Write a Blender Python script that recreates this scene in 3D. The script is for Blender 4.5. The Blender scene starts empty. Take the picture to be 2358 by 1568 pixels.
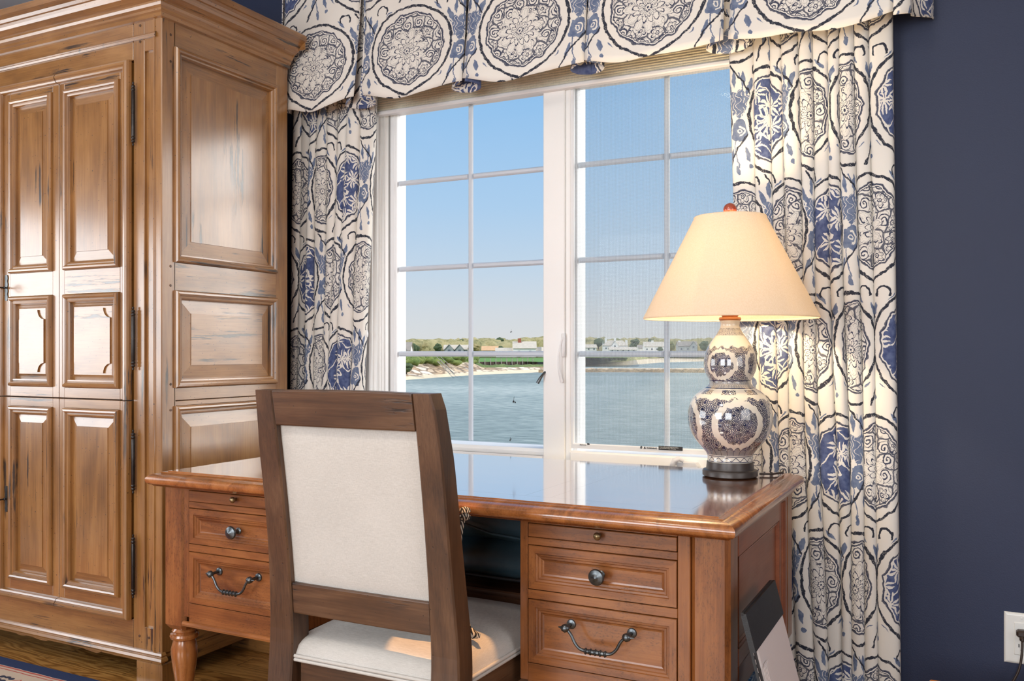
import bpy, bmesh, math, random
from mathutils import Vector, Matrix, noise
C = bpy.context.scene.collection
PI = math.pi
random.seed(7)

# ------------------------------------------------------------------ camera
F, CX, HY, EYE, TH = 2063.0, 1179.0, 811.0, 1.12, math.radians(27)
cam = bpy.data.objects.new('camera', bpy.data.cameras.new('camera'))
C.objects.link(cam)
cam.location = (0, 0, EYE)
cam.rotation_euler = (PI/2, 0, TH)
cam.data.sensor_width = 36
cam.data.lens = F/2358*36
cam.data.shift_y = 27/2358
cam.data.clip_end = 3000
bpy.context.scene.camera = cam

# ------------------------------------------------------------------ view, world, lights
S = bpy.context.scene
S.view_settings.view_transform = 'Standard'
S.view_settings.look = 'None'
S.view_settings.gamma = 1
S.view_settings.exposure = 0.0
S.cycles.max_bounces = 7
S.cycles.diffuse_bounces = 4
S.cycles.glossy_bounces = 3
S.cycles.transmission_bounces = 5
S.cycles.transparent_max_bounces = 10
S.cycles.caustics_reflective = False
S.cycles.caustics_refractive = False
S.cycles.sample_clamp_indirect = 3.0
S.cycles.adaptive_threshold = .02

def lin(c):
    return tuple(((k/255)/12.92 if k/255 <= .04045 else ((k/255+.055)/1.055)**2.4) for k in c)

W = bpy.data.worlds.new('world')
S.world = W
W.use_nodes = True
_n = W.node_tree
_bg = _n.nodes['Background']
_tc = _n.nodes.new('ShaderNodeTexCoord')
_sp = _n.nodes.new('ShaderNodeSeparateXYZ')
_rp = _n.nodes.new('ShaderNodeValToRGB')
_n.links.new(_tc.outputs['Generated'], _sp.inputs[0])
_n.links.new(_sp.outputs['Z'], _rp.inputs[0])
_n.links.new(_rp.outputs[0], _bg.inputs[0])
cr = _rp.color_ramp
cr.elements[0].position = 0.0; cr.elements[0].color = (*lin((214, 214, 213)), 1)
cr.elements[1].position = 1.0; cr.elements[1].color = (*lin((60, 110, 180)), 1)
for p, c in ((.045, (205, 212, 219)), (.09, (190, 208, 225)), (.16, (168, 200, 230)), (.27, (143, 188, 230)), (.45, (108, 164, 220))):
    e = cr.elements.new(p); e.color = (*lin(c), 1)
_bg.inputs[1].default_value = 1.1
# added glow lobe in the sky, right of the view, for sheen on the armoire
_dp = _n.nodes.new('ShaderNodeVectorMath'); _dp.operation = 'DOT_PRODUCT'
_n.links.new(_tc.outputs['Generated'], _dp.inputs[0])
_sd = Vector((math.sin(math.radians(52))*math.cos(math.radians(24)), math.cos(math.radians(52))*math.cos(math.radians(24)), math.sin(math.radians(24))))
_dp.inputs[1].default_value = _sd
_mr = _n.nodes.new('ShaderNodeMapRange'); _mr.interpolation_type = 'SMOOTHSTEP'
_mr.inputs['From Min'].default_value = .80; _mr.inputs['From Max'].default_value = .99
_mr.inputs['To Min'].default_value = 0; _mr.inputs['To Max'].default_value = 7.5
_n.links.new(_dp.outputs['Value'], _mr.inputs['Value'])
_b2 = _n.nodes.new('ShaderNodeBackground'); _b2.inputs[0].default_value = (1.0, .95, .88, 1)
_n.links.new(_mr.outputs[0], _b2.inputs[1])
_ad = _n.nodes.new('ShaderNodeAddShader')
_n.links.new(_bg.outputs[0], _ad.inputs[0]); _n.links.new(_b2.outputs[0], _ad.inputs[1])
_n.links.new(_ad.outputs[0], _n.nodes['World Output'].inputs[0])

def light(name, kind, loc, rot, power, color=(1, 1, 1), **k):
    l = bpy.data.lights.new(name, kind)
    l.energy = power; l.color = color
    for a, b in k.items(): setattr(l, a, b)
    o = bpy.data.objects.new(name, l); C.objects.link(o)
    o.location = loc; o.rotation_euler = rot
    return o
light('sun', 'SUN', (0, 0, 20), (math.radians(48), 0, math.radians(-25)), 3.6, (1, .95, .86), angle=.01)
# daylight entering by the two windows behind the camera, one light in each opening
light('rear_window_daylight', 'AREA', (-2.5, -2.9, 1.55), (-PI/2, 0, PI), 118, (.92, .96, 1.0), shape='RECTANGLE', size=2.0, size_y=1.6)
light('rear_window_daylight', 'AREA', (.3, -2.9, 1.55), (-PI/2, 0, PI), 82, (.96, .98, 1.0), shape='RECTANGLE', size=1.6, size_y=1.6)
light('left_window_daylight', 'AREA', (-4.55, .75, 1.35), (PI/2, 0, -PI/2), 32, (.95, .98, 1.0), shape='RECTANGLE', size=1.7, size_y=1.0)
light('added_ceiling_fill', 'AREA', (-1.2, .2, 2.81), (0, 0, 0), 22, (1.0, .92, .82), shape='DISK', size=.5)  # added fill under the ceiling to brighten the room, no fixture there
light('added_right_fill', 'AREA', (1.64, .9, 1.45), (PI/2, 0, PI/2), 20, (1.0, .95, .90), shape='RECTANGLE', size=1.5, size_y=1.3)  # added fill from the right, brightens the padfolio and desk side
light('added_seat_patch_spot', 'SPOT', (-1.06, 1.80, 2.80), (0, math.radians(1), 0), 270, (1.0, .50, .18), spot_size=.112, spot_blend=.10, shadow_soft_size=.01)  # added unseen spot that throws the warm round patch on the chair seat

# ------------------------------------------------------------------ helpers: placing
_c, _s = math.cos(TH), math.sin(TH)
def at(u, v, X=None, Y=None, Z=None):
    """the point of the plane X=.. / Y=.. / Z=.. that the photograph shows at pixel (u, v)"""
    l = (u-CX)/F; z = (HY-v)/F
    r = (_c*l-_s, _s*l+_c, z)
    t = X/r[0] if X is not None else Y/r[1] if Y is not None else (Z-EYE)/r[2]
    return Vector((r[0]*t, r[1]*t, EYE+r[2]*t))
def far(u, d, z):
    l = (u-CX)/F
    return Vector(((_c*l-_s)*d, (_s*l+_c)*d, z))
def zpix(v, d): return EYE+(HY-v)/F*d

# ------------------------------------------------------------------ helpers: objects
def empty(name, loc, label=None, cat=None, group=None, kind=None):
    o = bpy.data.objects.new(name, None); C.objects.link(o); o.location = loc
    o.empty_display_size = .05
    return tag(o, label, cat, group, kind)
def tag(o, label=None, cat=None, group=None, kind=None):
    if label: o['label'] = label
    if cat: o['category'] = cat
    if group: o['group'] = group
    if kind: o['kind'] = kind
    return o
def adopt(o, parent):
    if parent is not None:
        o.parent = parent
        m = Matrix.Identity(4); p = parent
        m = Matrix.Translation(-wloc(parent))
        o.matrix_parent_inverse = m
    return o
def wloc(o):
    """where the origin of an unrotated object stands, parents included"""
    if o.parent is None: return Vector(o.location)
    return Vector(o.location)+o.matrix_parent_inverse.to_translation()+wloc(o.parent)
def copytree(o, parent=None):
    c = o.copy(); C.objects.link(c)
    if parent is not None: c.parent = parent
    for ch in [x for x in bpy.data.objects if x.parent is o]: copytree(ch, c)
    return c

class MB:
    """collects shapes and links them as ONE mesh"""
    def __init__(s): s.v = []; s.f = []; s.m = []; s.uv = None
    def add(s, vs, fs, mi=0):
        b = len(s.v); s.v += [tuple(v) for v in vs]
        s.f += [tuple(i+b for i in f) for f in fs]; s.m += [mi]*len(fs)
        return s
    def box(s, x0, x1, y0, y1, z0, z1, b=.0015, mi=0):
        if x0 > x1: x0, x1 = x1, x0
        if y0 > y1: y0, y1 = y1, y0
        if z0 > z1: z0, z1 = z1, z0
        b = min(b, (x1-x0)*.45, (y1-y0)*.45, (z1-z0)*.45)
        lo = (x0, y0, z0); hi = (x1, y1, z1)
        idx = {}; vs = []
        for sx in (0, 1):
            for sy in (0, 1):
                for sz in (0, 1):
                    sg = (sx, sy, sz)
                    for ax in range(3):      # the corner vertex lying on the face of axis ax
                        p = []
                        for k in range(3):
                            e = (hi if sg[k] else lo)[k]
                            p.append(e if k == ax else e+(-b if sg[k] else b))
                        idx[sg, ax] = len(vs); vs.append(p)
        fs = []
        for ax in range(3):
            o1, o2 = [k for k in range(3) if k != ax]
            for sd in (0, 1):
                q = []
                for a, c in ((0, 0), (1, 0), (1, 1), (0, 1)):
                    g = [0]*3; g[ax] = sd; g[o1] = a; g[o2] = c; q.append(idx[tuple(g), ax])
                fs.append(tuple(q))
        for ax in range(3):                   # edge chamfers along axis ax
            o1, o2 = [k for k in range(3) if k != ax]
            for a in (0, 1):
                for c in (0, 1):
                    g0 = [0]*3; g0[o1] = a; g0[o2] = c; g1 = list(g0); g1[ax] = 1
                    g0, g1 = tuple(g0), tuple(g1)
                    fs.append((idx[g0, o1], idx[g1, o1], idx[g1, o2], idx[g0, o2]))
        for sx in (0, 1):
            for sy in (0, 1):
                for sz in (0, 1):
                    fs.append(tuple(idx[(sx, sy, sz), k] for k in range(3)))
        return s.add(vs, fs, mi)
    def lathe(s, cx, cy, prof, n=32, axis='z', mi=0, cap=True):
        vs = []; fs = []
        for r, h in prof:
            for k in range(n):
                a = 2*PI*k/n
                p = (r*math.cos(a), r*math.sin(a), h)
                vs.append(p)
        for i in range(len(prof)-1):
            for k in range(n):
                k2 = (k+1) % n
                fs.append((i*n+k, i*n+k2, (i+1)*n+k2, (i+1)*n+k))
        if cap:
            if prof[0][0] > 1e-6: fs.append(tuple(range(n))[::-1])
            if prof[-1][0] > 1e-6: fs.append(tuple((len(prof)-1)*n+k for k in range(n)))
        out = []
        for x, y, z in vs:
            if axis == 'z': out.append((cx[0]+x, cx[1]+y, cx[2]+z) if isinstance(cx, (tuple, Vector)) else (cx+x, cy+y, z))
            elif axis == 'y': out.append((cx[0]+x, cx[1]+z, cx[2]+y))
            elif axis == 'x': out.append((cx[0]+z, cx[1]+x, cx[2]+y))
        return s.add(out, fs, mi)
    def tube(s, pts, r, n=10, mi=0, cap=True):
        pts = [Vector(p) for p in pts]
        rr = r if isinstance(r, (list, tuple)) else [r]*len(pts)
        vs = []; fs = []; up = None
        for i, p in enumerate(pts):
            t = (pts[min(i+1, len(pts)-1)]-pts[max(i-1, 0)])
            t = t.normalized() if t.length > 1e-9 else Vector((0, 0, 1))
            if up is None:
                up = Vector((0, 0, 1)) if abs(t.z) < .9 else Vector((0, 1, 0))
            a = t.cross(up).normalized(); b = a.cross(t).normalized(); up = b
            for k in range(n):
                w = 2*PI*k/n
                vs.append(p+a*math.cos(w)*rr[i]+b*math.sin(w)*rr[i])
        for i in range(len(pts)-1):
            for k in range(n):
                k2 = (k+1) % n
                fs.append((i*n+k, i*n+k2, (i+1)*n+k2, (i+1)*n+k))
        if cap: fs += [tuple(range(n))[::-1], tuple((len(pts)-1)*n+k for k in range(n))]
        return s.add(vs, fs, mi)
    def sweep(s, path, prof, fn, closed=True, capin=False, mis=None, capmi=0):
        """profile (inward, height) along a 2-D path with mitred corners; fn(a, b, h) -> point"""
        n = len(path); vs = []; fs = []; ms = []
        P = [Vector(p) for p in path]
        for i in range(n):
            if closed: d0 = (P[i]-P[i-1]).normalized(); d1 = (P[(i+1) % n]-P[i]).normalized()
            else:
                d0 = (P[i]-P[i-1]).normalized() if i else (P[1]-P[0]).normalized()
                d1 = (P[i+1]-P[i]).normalized() if i < n-1 else d0
            n0 = Vector((-d0.y, d0.x)); n1 = Vector((-d1.y, d1.x))
            m = (n0+n1)/max(.15, 1+n0.dot(n1))
            for d, h in prof:
                q = P[i]+m*d
                vs.append(fn(q.x, q.y, h))
        k = len(prof)
        for i in range(n if closed else n-1):
            j = (i+1) % n
            for t in range(k-1):
                fs.append((i*k+t, j*k+t, j*k+t+1, i*k+t+1))
                ms.append(mis[i] if mis else 0)
        b = len(s.v); s.v += [tuple(v) for v in vs]; s.f += [tuple(q+b for q in f) for f in fs]; s.m += ms
        if capin:
            s.f.append(tuple(b+i*k+k-1 for i in range(n))); s.m.append(capmi)
        return s
    def prism(s, poly, fn, h0, h1, mi=0):
        n = len(poly)
        vs = [fn(a, b, h0) for a, b in poly]+[fn(a, b, h1) for a, b in poly]
        fs = [tuple(range(n))[::-1], tuple(range(n, 2*n))]+[(i, (i+1) % n, n+(i+1) % n, n+i) for i in range(n)]
        return s.add(vs, fs, mi)
    def build(s, name, mats, parent=None, smooth=None, sub=0):
        me = bpy.data.meshes.new(name)
        me.from_pydata(s.v, [], s.f)
        if not isinstance(mats, (list, tuple)): mats = [mats]
        for m in mats: me.materials.append(m)
        me.polygons.foreach_set('material_index', s.m)
        if s.uv:
            ul = me.uv_layers.new(name='UVMap')
            li = [0]*len(me.loops); me.loops.foreach_get('vertex_index', li)
            flat = [k for i in li for k in s.uv[i]]
            ul.data.foreach_set('uv', flat)
        bm = bmesh.new(); bm.from_mesh(me)
        bmesh.ops.recalc_face_normals(bm, faces=bm.faces)
        bm.to_mesh(me); bm.free()
        o = bpy.data.objects.new(name, me); C.objects.link(o)
        if smooth is not None:
            me.shade_smooth() if hasattr(me, 'shade_smooth') else None
            if smooth < 179:
                try: me.set_sharp_from_angle(angle=math.radians(smooth))
                except Exception: pass
        if sub:
            md = o.modifiers.new('sub', 'SUBSURF'); md.levels = sub; md.render_levels = sub
        adopt(o, parent)
        return o

def rect(a0, a1, b0, b1): return [(a0, b0), (a1, b0), (a1, b1), (a0, b1)]
def arc(cx, cy, r, a0, a1, n): return [(cx+r*math.cos(a0+(a1-a0)*i/n), cy+r*math.sin(a0+(a1-a0)*i/n)) for i in range(n+1)]
def grid(mb, nu, nv, fn, mi=0, uvfn=None):
    b = len(mb.v)
    for j in range(nv+1):
        for i in range(nu+1): mb.v.append(tuple(fn(i/nu, j/nv)))
    for j in range(nv):
        for i in range(nu):
            k = b+j*(nu+1)+i
            mb.f.append((k, k+1, k+nu+2, k+nu+1)); mb.m.append(mi)
    if uvfn:
        if mb.uv is None: mb.uv = []
        for j in range(nv+1):
            for i in range(nu+1): mb.uv.append(uvfn(i/nu, j/nv))

# ------------------------------------------------------------------ helpers: node expressions
class E:
    def __init__(s, nt, k): s.nt = nt; s.k = k
    def _o(s, op, b=None, c=None, rev=False):
        n = s.nt.nodes.new('ShaderNodeMath'); n.operation = op
        args = [s, b] if not rev else [b, s]
        if c is not None: args.append(c)
        for i, a in enumerate(args):
            if a is None: continue
            if isinstance(a, E): s.nt.links.new(a.k, n.inputs[i])
            else: n.inputs[i].default_value = float(a)
        return E(s.nt, n.outputs[0])
    def __add__(s, o): return s._o('ADD', o)
    __radd__ = __add__
    def __sub__(s, o): return s._o('SUBTRACT', o)
    def __rsub__(s, o): return s._o('SUBTRACT', o, rev=True)
    def __mul__(s, o): return s._o('MULTIPLY', o)
    __rmul__ = __mul__
    def __truediv__(s, o): return s._o('DIVIDE', o)
    def __neg__(s): return s._o('MULTIPLY', -1)
    def abs(s): return s._o('ABSOLUTE')
    def sqrt(s): return s._o('SQRT')
    def sin(s): return s._o('SINE')
    def cos(s): return s._o('COSINE')
    def pow(s, p): return s._o('POWER', p)
    def max(s, o): return s._o('MAXIMUM', o)
    def min(s, o): return s._o('MINIMUM', o)
    def lt(s, o): return s._o('LESS_THAN', o)
    def gt(s, o): return s._o('GREATER_THAN', o)
    def fract(s): return s._o('FRACT')
    def atan2(s, o): return s._o('ARCTAN2', o)
    def sat(s):
        n = s.nt.nodes.new('ShaderNodeClamp'); s.nt.links.new(s.k, n.inputs[0]); return E(s.nt, n.outputs[0])
    def inside(s, soft=.0006): return (s*(-1/soft)+.5).sat()          # 1 where s < 0
    def line(s, w, soft=.0006): return (s.abs()-w).inside(soft)       # 1 where |s| < w
def mixf(m, a, b):          # m ? b : a
    nt = m.nt
    return (a*(1-m) if isinstance(a, E) else (1-m)*a)+(b*m)
def combine(nt, x, y, z=0.0):
    n = nt.nodes.new('ShaderNodeCombineXYZ')
    for i, a in enumerate((x, y, z)):
        if isinstance(a, E): nt.links.new(a.k, n.inputs[i])
        else: n.inputs[i].default_value = a
    return n.outputs[0]
def sep(nt, sock):
    n = nt.nodes.new('ShaderNodeSeparateXYZ'); nt.links.new(sock, n.inputs[0])
    return E(nt, n.outputs[0]), E(nt, n.outputs[1]), E(nt, n.outputs[2])
def tex(nt, kind, vec, **k):
    n = nt.nodes.new('ShaderNodeTex'+kind)
    outs = k.pop('out', 0)
    for a, b in list(k.items()):
        if a in ('feature', 'distance', 'noise_dimensions', 'voronoi_dimensions', 'wave_type', 'bands_direction', 'noise_type'):
            setattr(n, a, b); k.pop(a)
    for a, b in k.items(): n.inputs[a].default_value = b
    nt.links.new(vec, n.inputs['Vector'])
    return n
def vscale(nt, vec, sc, loc=(0, 0, 0)):
    n = nt.nodes.new('ShaderNodeMapping'); nt.links.new(vec, n.inputs[0])
    n.inputs['Scale'].default_value = sc; n.inputs['Location'].default_value = loc
    return n.outputs[0]
def ramp(nt, fac, stops, interp='LINEAR'):
    n = nt.nodes.new('ShaderNodeValToRGB'); n.color_ramp.interpolation = interp
    nt.links.new(fac.k if isinstance(fac, E) else fac, n.inputs[0])
    el = n.color_ramp.elements
    while len(el) < len(stops): el.new(.5)
    for e, (p, c) in zip(el, stops):
        e.position = p; e.color = (*c, 1) if len(c) == 3 else c
    return n.outputs[0]
def mixc(nt, fac, a, b, mode='MIX'):
    n = nt.nodes.new('ShaderNodeMix'); n.data_type = 'RGBA'; n.blend_type = mode
    for i, x in ((0, fac), (6, a), (7, b)):
        if isinstance(x, E): nt.links.new(x.k, n.inputs[i])
        elif isinstance(x, bpy.types.NodeSocket): nt.links.new(x, n.inputs[i])
        elif i == 0: n.inputs[0].default_value = x
        else: n.inputs[i].default_value = (*x, 1)
    return n.outputs[2]
def newmat(name):
    m = bpy.data.materials.new(name); m.use_nodes = True
    nt = m.node_tree; b = nt.nodes['Principled BSDF']
    return m, nt, b
def coords(nt, which='Object'):
    return nt.nodes.new('ShaderNodeTexCoord').outputs[which]
def bump(nt, b, h, strength=.3, dist=.002):
    n = nt.nodes.new('ShaderNodeBump'); n.inputs['Strength'].default_value = strength; n.inputs['Distance'].default_value = dist
    nt.links.new(h.k if isinstance(h, E) else h, n.inputs['Height'])
    nt.links.new(n.outputs[0], b.inputs['Normal'])
def plain(name, col, rough=.5, metal=0, var=.06, scale=6, bmp=0, bscale=200, coat=0, trans=0, **k):
    m, nt, b = newmat(name)
    o = coords(nt)
    nz = tex(nt, 'Noise', o, Scale=scale, Detail=4)
    c = lin(col)
    a = tuple(x*(1-var) for x in c); d = tuple(min(1, x*(1+var)) for x in c)
    nt.links.new(ramp(nt, nz.outputs[0], [(.3, a), (.7, d)]), b.inputs['Base Color'])
    b.inputs['Roughness'].default_value = rough; b.inputs['Metallic'].default_value = metal
    b.inputs['Coat Weight'].default_value = coat
    if bmp:
        n2 = tex(nt, 'Noise', o, Scale=bscale, Detail=3)
        bump(nt, b, n2.outputs[0], bmp)
    for a, v in k.items(): b.inputs[a.replace('_', ' ')].default_value = v
    return m

# ------------------------------------------------------------------ materials: wood
def wood(name, dark, mid, light_, axis='z', rough=.35, grain=1.0, holes=.5, cracks=.5, speck=0.0, coat=.3, seed=0, figure=1.0, dirt=.0, spec=.5):
    m, nt, b = newmat(name)
    o = coords(nt)
    def sc(a, c): return {'x': (a, c, c), 'y': (c, a, c), 'z': (c, c, a)}[axis]
    L = (seed*3.1, seed*1.7, seed*2.3)
    big = tex(nt, 'Noise', vscale(nt, o, sc(.9, 5), L), Scale=1.0, Detail=3, Distortion=.6)
    # figure: distorted rings along the grain
    wv = E(nt, big.outputs[0])*(26*figure)
    rings = (wv*PI).sin()*.5+.5
    fine = tex(nt, 'Noise', vscale(nt, o, sc(7, 260), L), Scale=1.0, Detail=4, Roughness=.7)
    blot = tex(nt, 'Noise', vscale(nt, o, sc(3, 6), L), Scale=1.0, Detail=4, Roughness=.6)
    t = rings*(.22*figure)+E(nt, fine.outputs[0])*.45+E(nt, blot.outputs[0])*.55-.12*figure
    col = ramp(nt, t, [(.22, lin(dark)), (.5, lin(mid)), (.8, lin(light_))])
    hgt = E(nt, fine.outputs[0])*.25
    if holes:
        vo = tex(nt, 'Voronoi', vscale(nt, o, (1, 1, 1), L), Scale=62)
        cc, _, _ = sep(nt, vo.outputs['Color'])
        hm = ((E(nt, vo.outputs['Distance'])-.095).inside(.04))*cc.lt(holes*.55)
        vo2 = tex(nt, 'Voronoi', vscale(nt, o, (1, 1, 1), (L[0]+5, L[1], L[2])), Scale=26)
        c2, _, _ = sep(nt, vo2.outputs['Color'])
        hm = hm.max(((E(nt, vo2.outputs['Distance'])-.06).inside(.03))*c2.lt(holes*.4))
        col = mixc(nt, hm*.85, col, lin((46, 26, 14)))
        hgt = hgt-hm*.8
    if cracks:
        cn = tex(nt, 'Noise', vscale(nt, o, sc(2.2, 46), (L[0], L[1]+9, L[2])), Scale=1.0, Detail=5, Roughness=.65)
        cm = tex(nt, 'Noise', vscale(nt, o, sc(3.0, 4.5), (L[0]+2, L[1], L[2])), Scale=1.0, Detail=2)
        ck = ((E(nt, cn.outputs[0])*-1+.655-cracks*.05).inside(.03))*((E(nt, cm.outputs[0])*-1+.56).inside(.06))
        col = mixc(nt, ck*.9, col, lin((30, 20, 16)))
        hgt = hgt-ck*1.2
    if speck:
        sn = tex(nt, 'Noise', vscale(nt, o, sc(90, 300), L), Scale=1.0, Detail=5, Roughness=.8)
        sm = tex(nt, 'Noise', vscale(nt, o, sc(5, 14), (L[0], L[1], L[2]+4)), Scale=1.0, Detail=4, Roughness=.7)
        sk = ((E(nt, sn.outputs[0])*-1+.57).inside(.08))*((E(nt, sm.outputs[0])*-1+.51).inside(.16))
        col = mixc(nt, sk*(speck*.75), col, lin((66, 34, 20)))
        sm2 = ((E(nt, sm.outputs[0])*-1+.58).inside(.2))
        col = mixc(nt, sm2*(speck*.35), col, lin((70, 38, 24)))
    nt.links.new(col, b.inputs['Base Color'])
    rn = tex(nt, 'Noise', vscale(nt, o, (9, 9, 9), L), Scale=1.0, Detail=3)
    nt.links.new((E(nt, rn.outputs[0])*.16+(rough-.08)).k, b.inputs['Roughness'])
    b.inputs['Coat Weight'].default_value = coat; b.inputs['Coat Roughness'].default_value = rough*.6
    b.inputs['Specular IOR Level'].default_value = spec
    b.inputs['Coat IOR'].default_value = 1.5 if coat < .8 else 1.68
    bump(nt, b, hgt, .28, .0015)
    return m

A_D, A_M, A_L = (92, 58, 26), (142, 98, 50), (176, 130, 76)
aw = {k: wood('waxed_walnut_'+k, A_D, A_M, A_L, k, rough=.36, holes=1.2, cracks=1.4, coat=.95, seed=i, figure=.45) for i, k in enumerate('xyz')}
D_D, D_M, D_L = (86, 46, 20), (134, 80, 40), (164, 106, 58)
dw = {k: wood('distressed_cherry_'+k, D_D, D_M, D_L, k, rough=.34, holes=0, cracks=0, speck=1.0, coat=.3, seed=4+i, figure=.7) for i, k in enumerate('xyz')}
pw = {k: wood('turned_cherry_'+k, (100, 56, 26), (154, 94, 48), (182, 120, 68), k, rough=.22, holes=0, cracks=0, speck=.25, coat=.6, seed=8+i, figure=.8) for i, k in enumerate('xyz')}
sdw = wood('side_cherry', (96, 48, 30), (134, 74, 46), (156, 94, 60), 'y', rough=.4, holes=0, cracks=0, speck=.2, coat=.15, seed=31, figure=.5)
cw = {k: wood('dark_oak_'+k, (40, 27, 20), (82, 56, 38), (112, 82, 58), k, rough=.42, holes=.7, cracks=2.6, coat=.12, seed=12+i, figure=.6) for i, k in enumerate('xyz')}
bw = {k: wood('dark_walnut_'+k, (70, 42, 26), (98, 62, 38), (120, 80, 50), k, rough=.5, coat=0, seed=16+i) for i, k in enumerate('xy')}  # darker brown walnut for the carcase, modesty panel and storage box

# ------------------------------------------------------------------ materials: plain ones
M = {}
M['white_paint'] = plain('white_paint', (236, 236, 234), .32, var=.01)
M['white_vinyl'] = plain('white_vinyl', (226, 227, 228), .35, var=.012)
M['muntin'] = plain('white_muntin', (196, 204, 214), .35, var=.01)
M['ceiling'] = plain('ceiling_paint', (232, 234, 236), .8, var=.01, bmp=.05)
M['navy'] = plain('navy_wall_paint', (27, 38, 66), .62, var=.05, scale=1.6, bmp=.25, bscale=330)
M['iron'] = plain('dark_iron', (58, 54, 52), .38, .85, var=.2, scale=40, bmp=.1)
M['pewter'] = plain('aged_pewter', (92, 96, 98), .33, .9, var=.25, scale=30)
M['brass_knob'] = plain('aged_brass', (150, 130, 95), .32, .9, var=.25, scale=60)
M['gap'] = plain('shadow_gap', (22, 16, 12), .9, var=.1)
M['leather'] = plain('black_leather', (62, 86, 98), .3, var=.2, scale=14, bmp=.25, bscale=420)
M['leather2'] = plain('black_leather_matt', (34, 35, 37), .45, var=.15, scale=20, bmp=.3, bscale=500)
M['paper'] = plain('white_paper', (226, 214, 210), .7, var=.01)
M['outlet'] = plain('white_outlet_plastic', (216, 218, 216), .3, var=.01)
M['dark_slot'] = plain('dark_slot', (26, 26, 28), .6)
M['cord'] = plain('brown_cord', (48, 36, 30), .45, var=.1)
M['bulb_socket'] = plain('bronze_ring', (176, 112, 66), .3, .25, var=.08)
M['finial'] = plain('red_stone_finial', (150, 66, 46), .22, var=.2, scale=30, coat=.6)
M['lampbase'] = plain('dark_stained_base', (62, 54, 50), .38, var=.1, scale=20)
M['orange_wood'] = plain('orange_wood', (196, 122, 58), .3, var=.15, scale=20)

def fabric_plain(name, c1, c2, sc=900, rough=.9):
    m, nt, b = newmat(name); o = coords(nt)
    n1 = tex(nt, 'Noise', vscale(nt, o, (sc, sc, sc*.06)), Scale=1.0, Detail=2)
    n2 = tex(nt, 'Noise', vscale(nt, o, (sc*.06, sc*.06, sc)), Scale=1.0, Detail=2)
    n3 = tex(nt, 'Noise', vscale(nt, o, (6, 6, 6)), Scale=1.0, Detail=3)
    t = E(nt, n1.outputs[0])*.4+E(nt, n2.outputs[0])*.4+E(nt, n3.outputs[0])*.2
    nt.links.new(ramp(nt, t, [(.38, lin(c1)), (.62, lin(c2))]), b.inputs['Base Color'])
    b.inputs['Roughness'].default_value = rough
    b.inputs['Sheen Weight'].default_value = .15
    bump(nt, b, t, .35, .001)
    return m
M['linen'] = fabric_plain('natural_linen', (182, 177, 170), (203, 198, 191), 1300)
M['shade_cloth'] = fabric_plain('cream_shade_cloth', (196, 192, 172), (222, 218, 200), 500)

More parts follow.
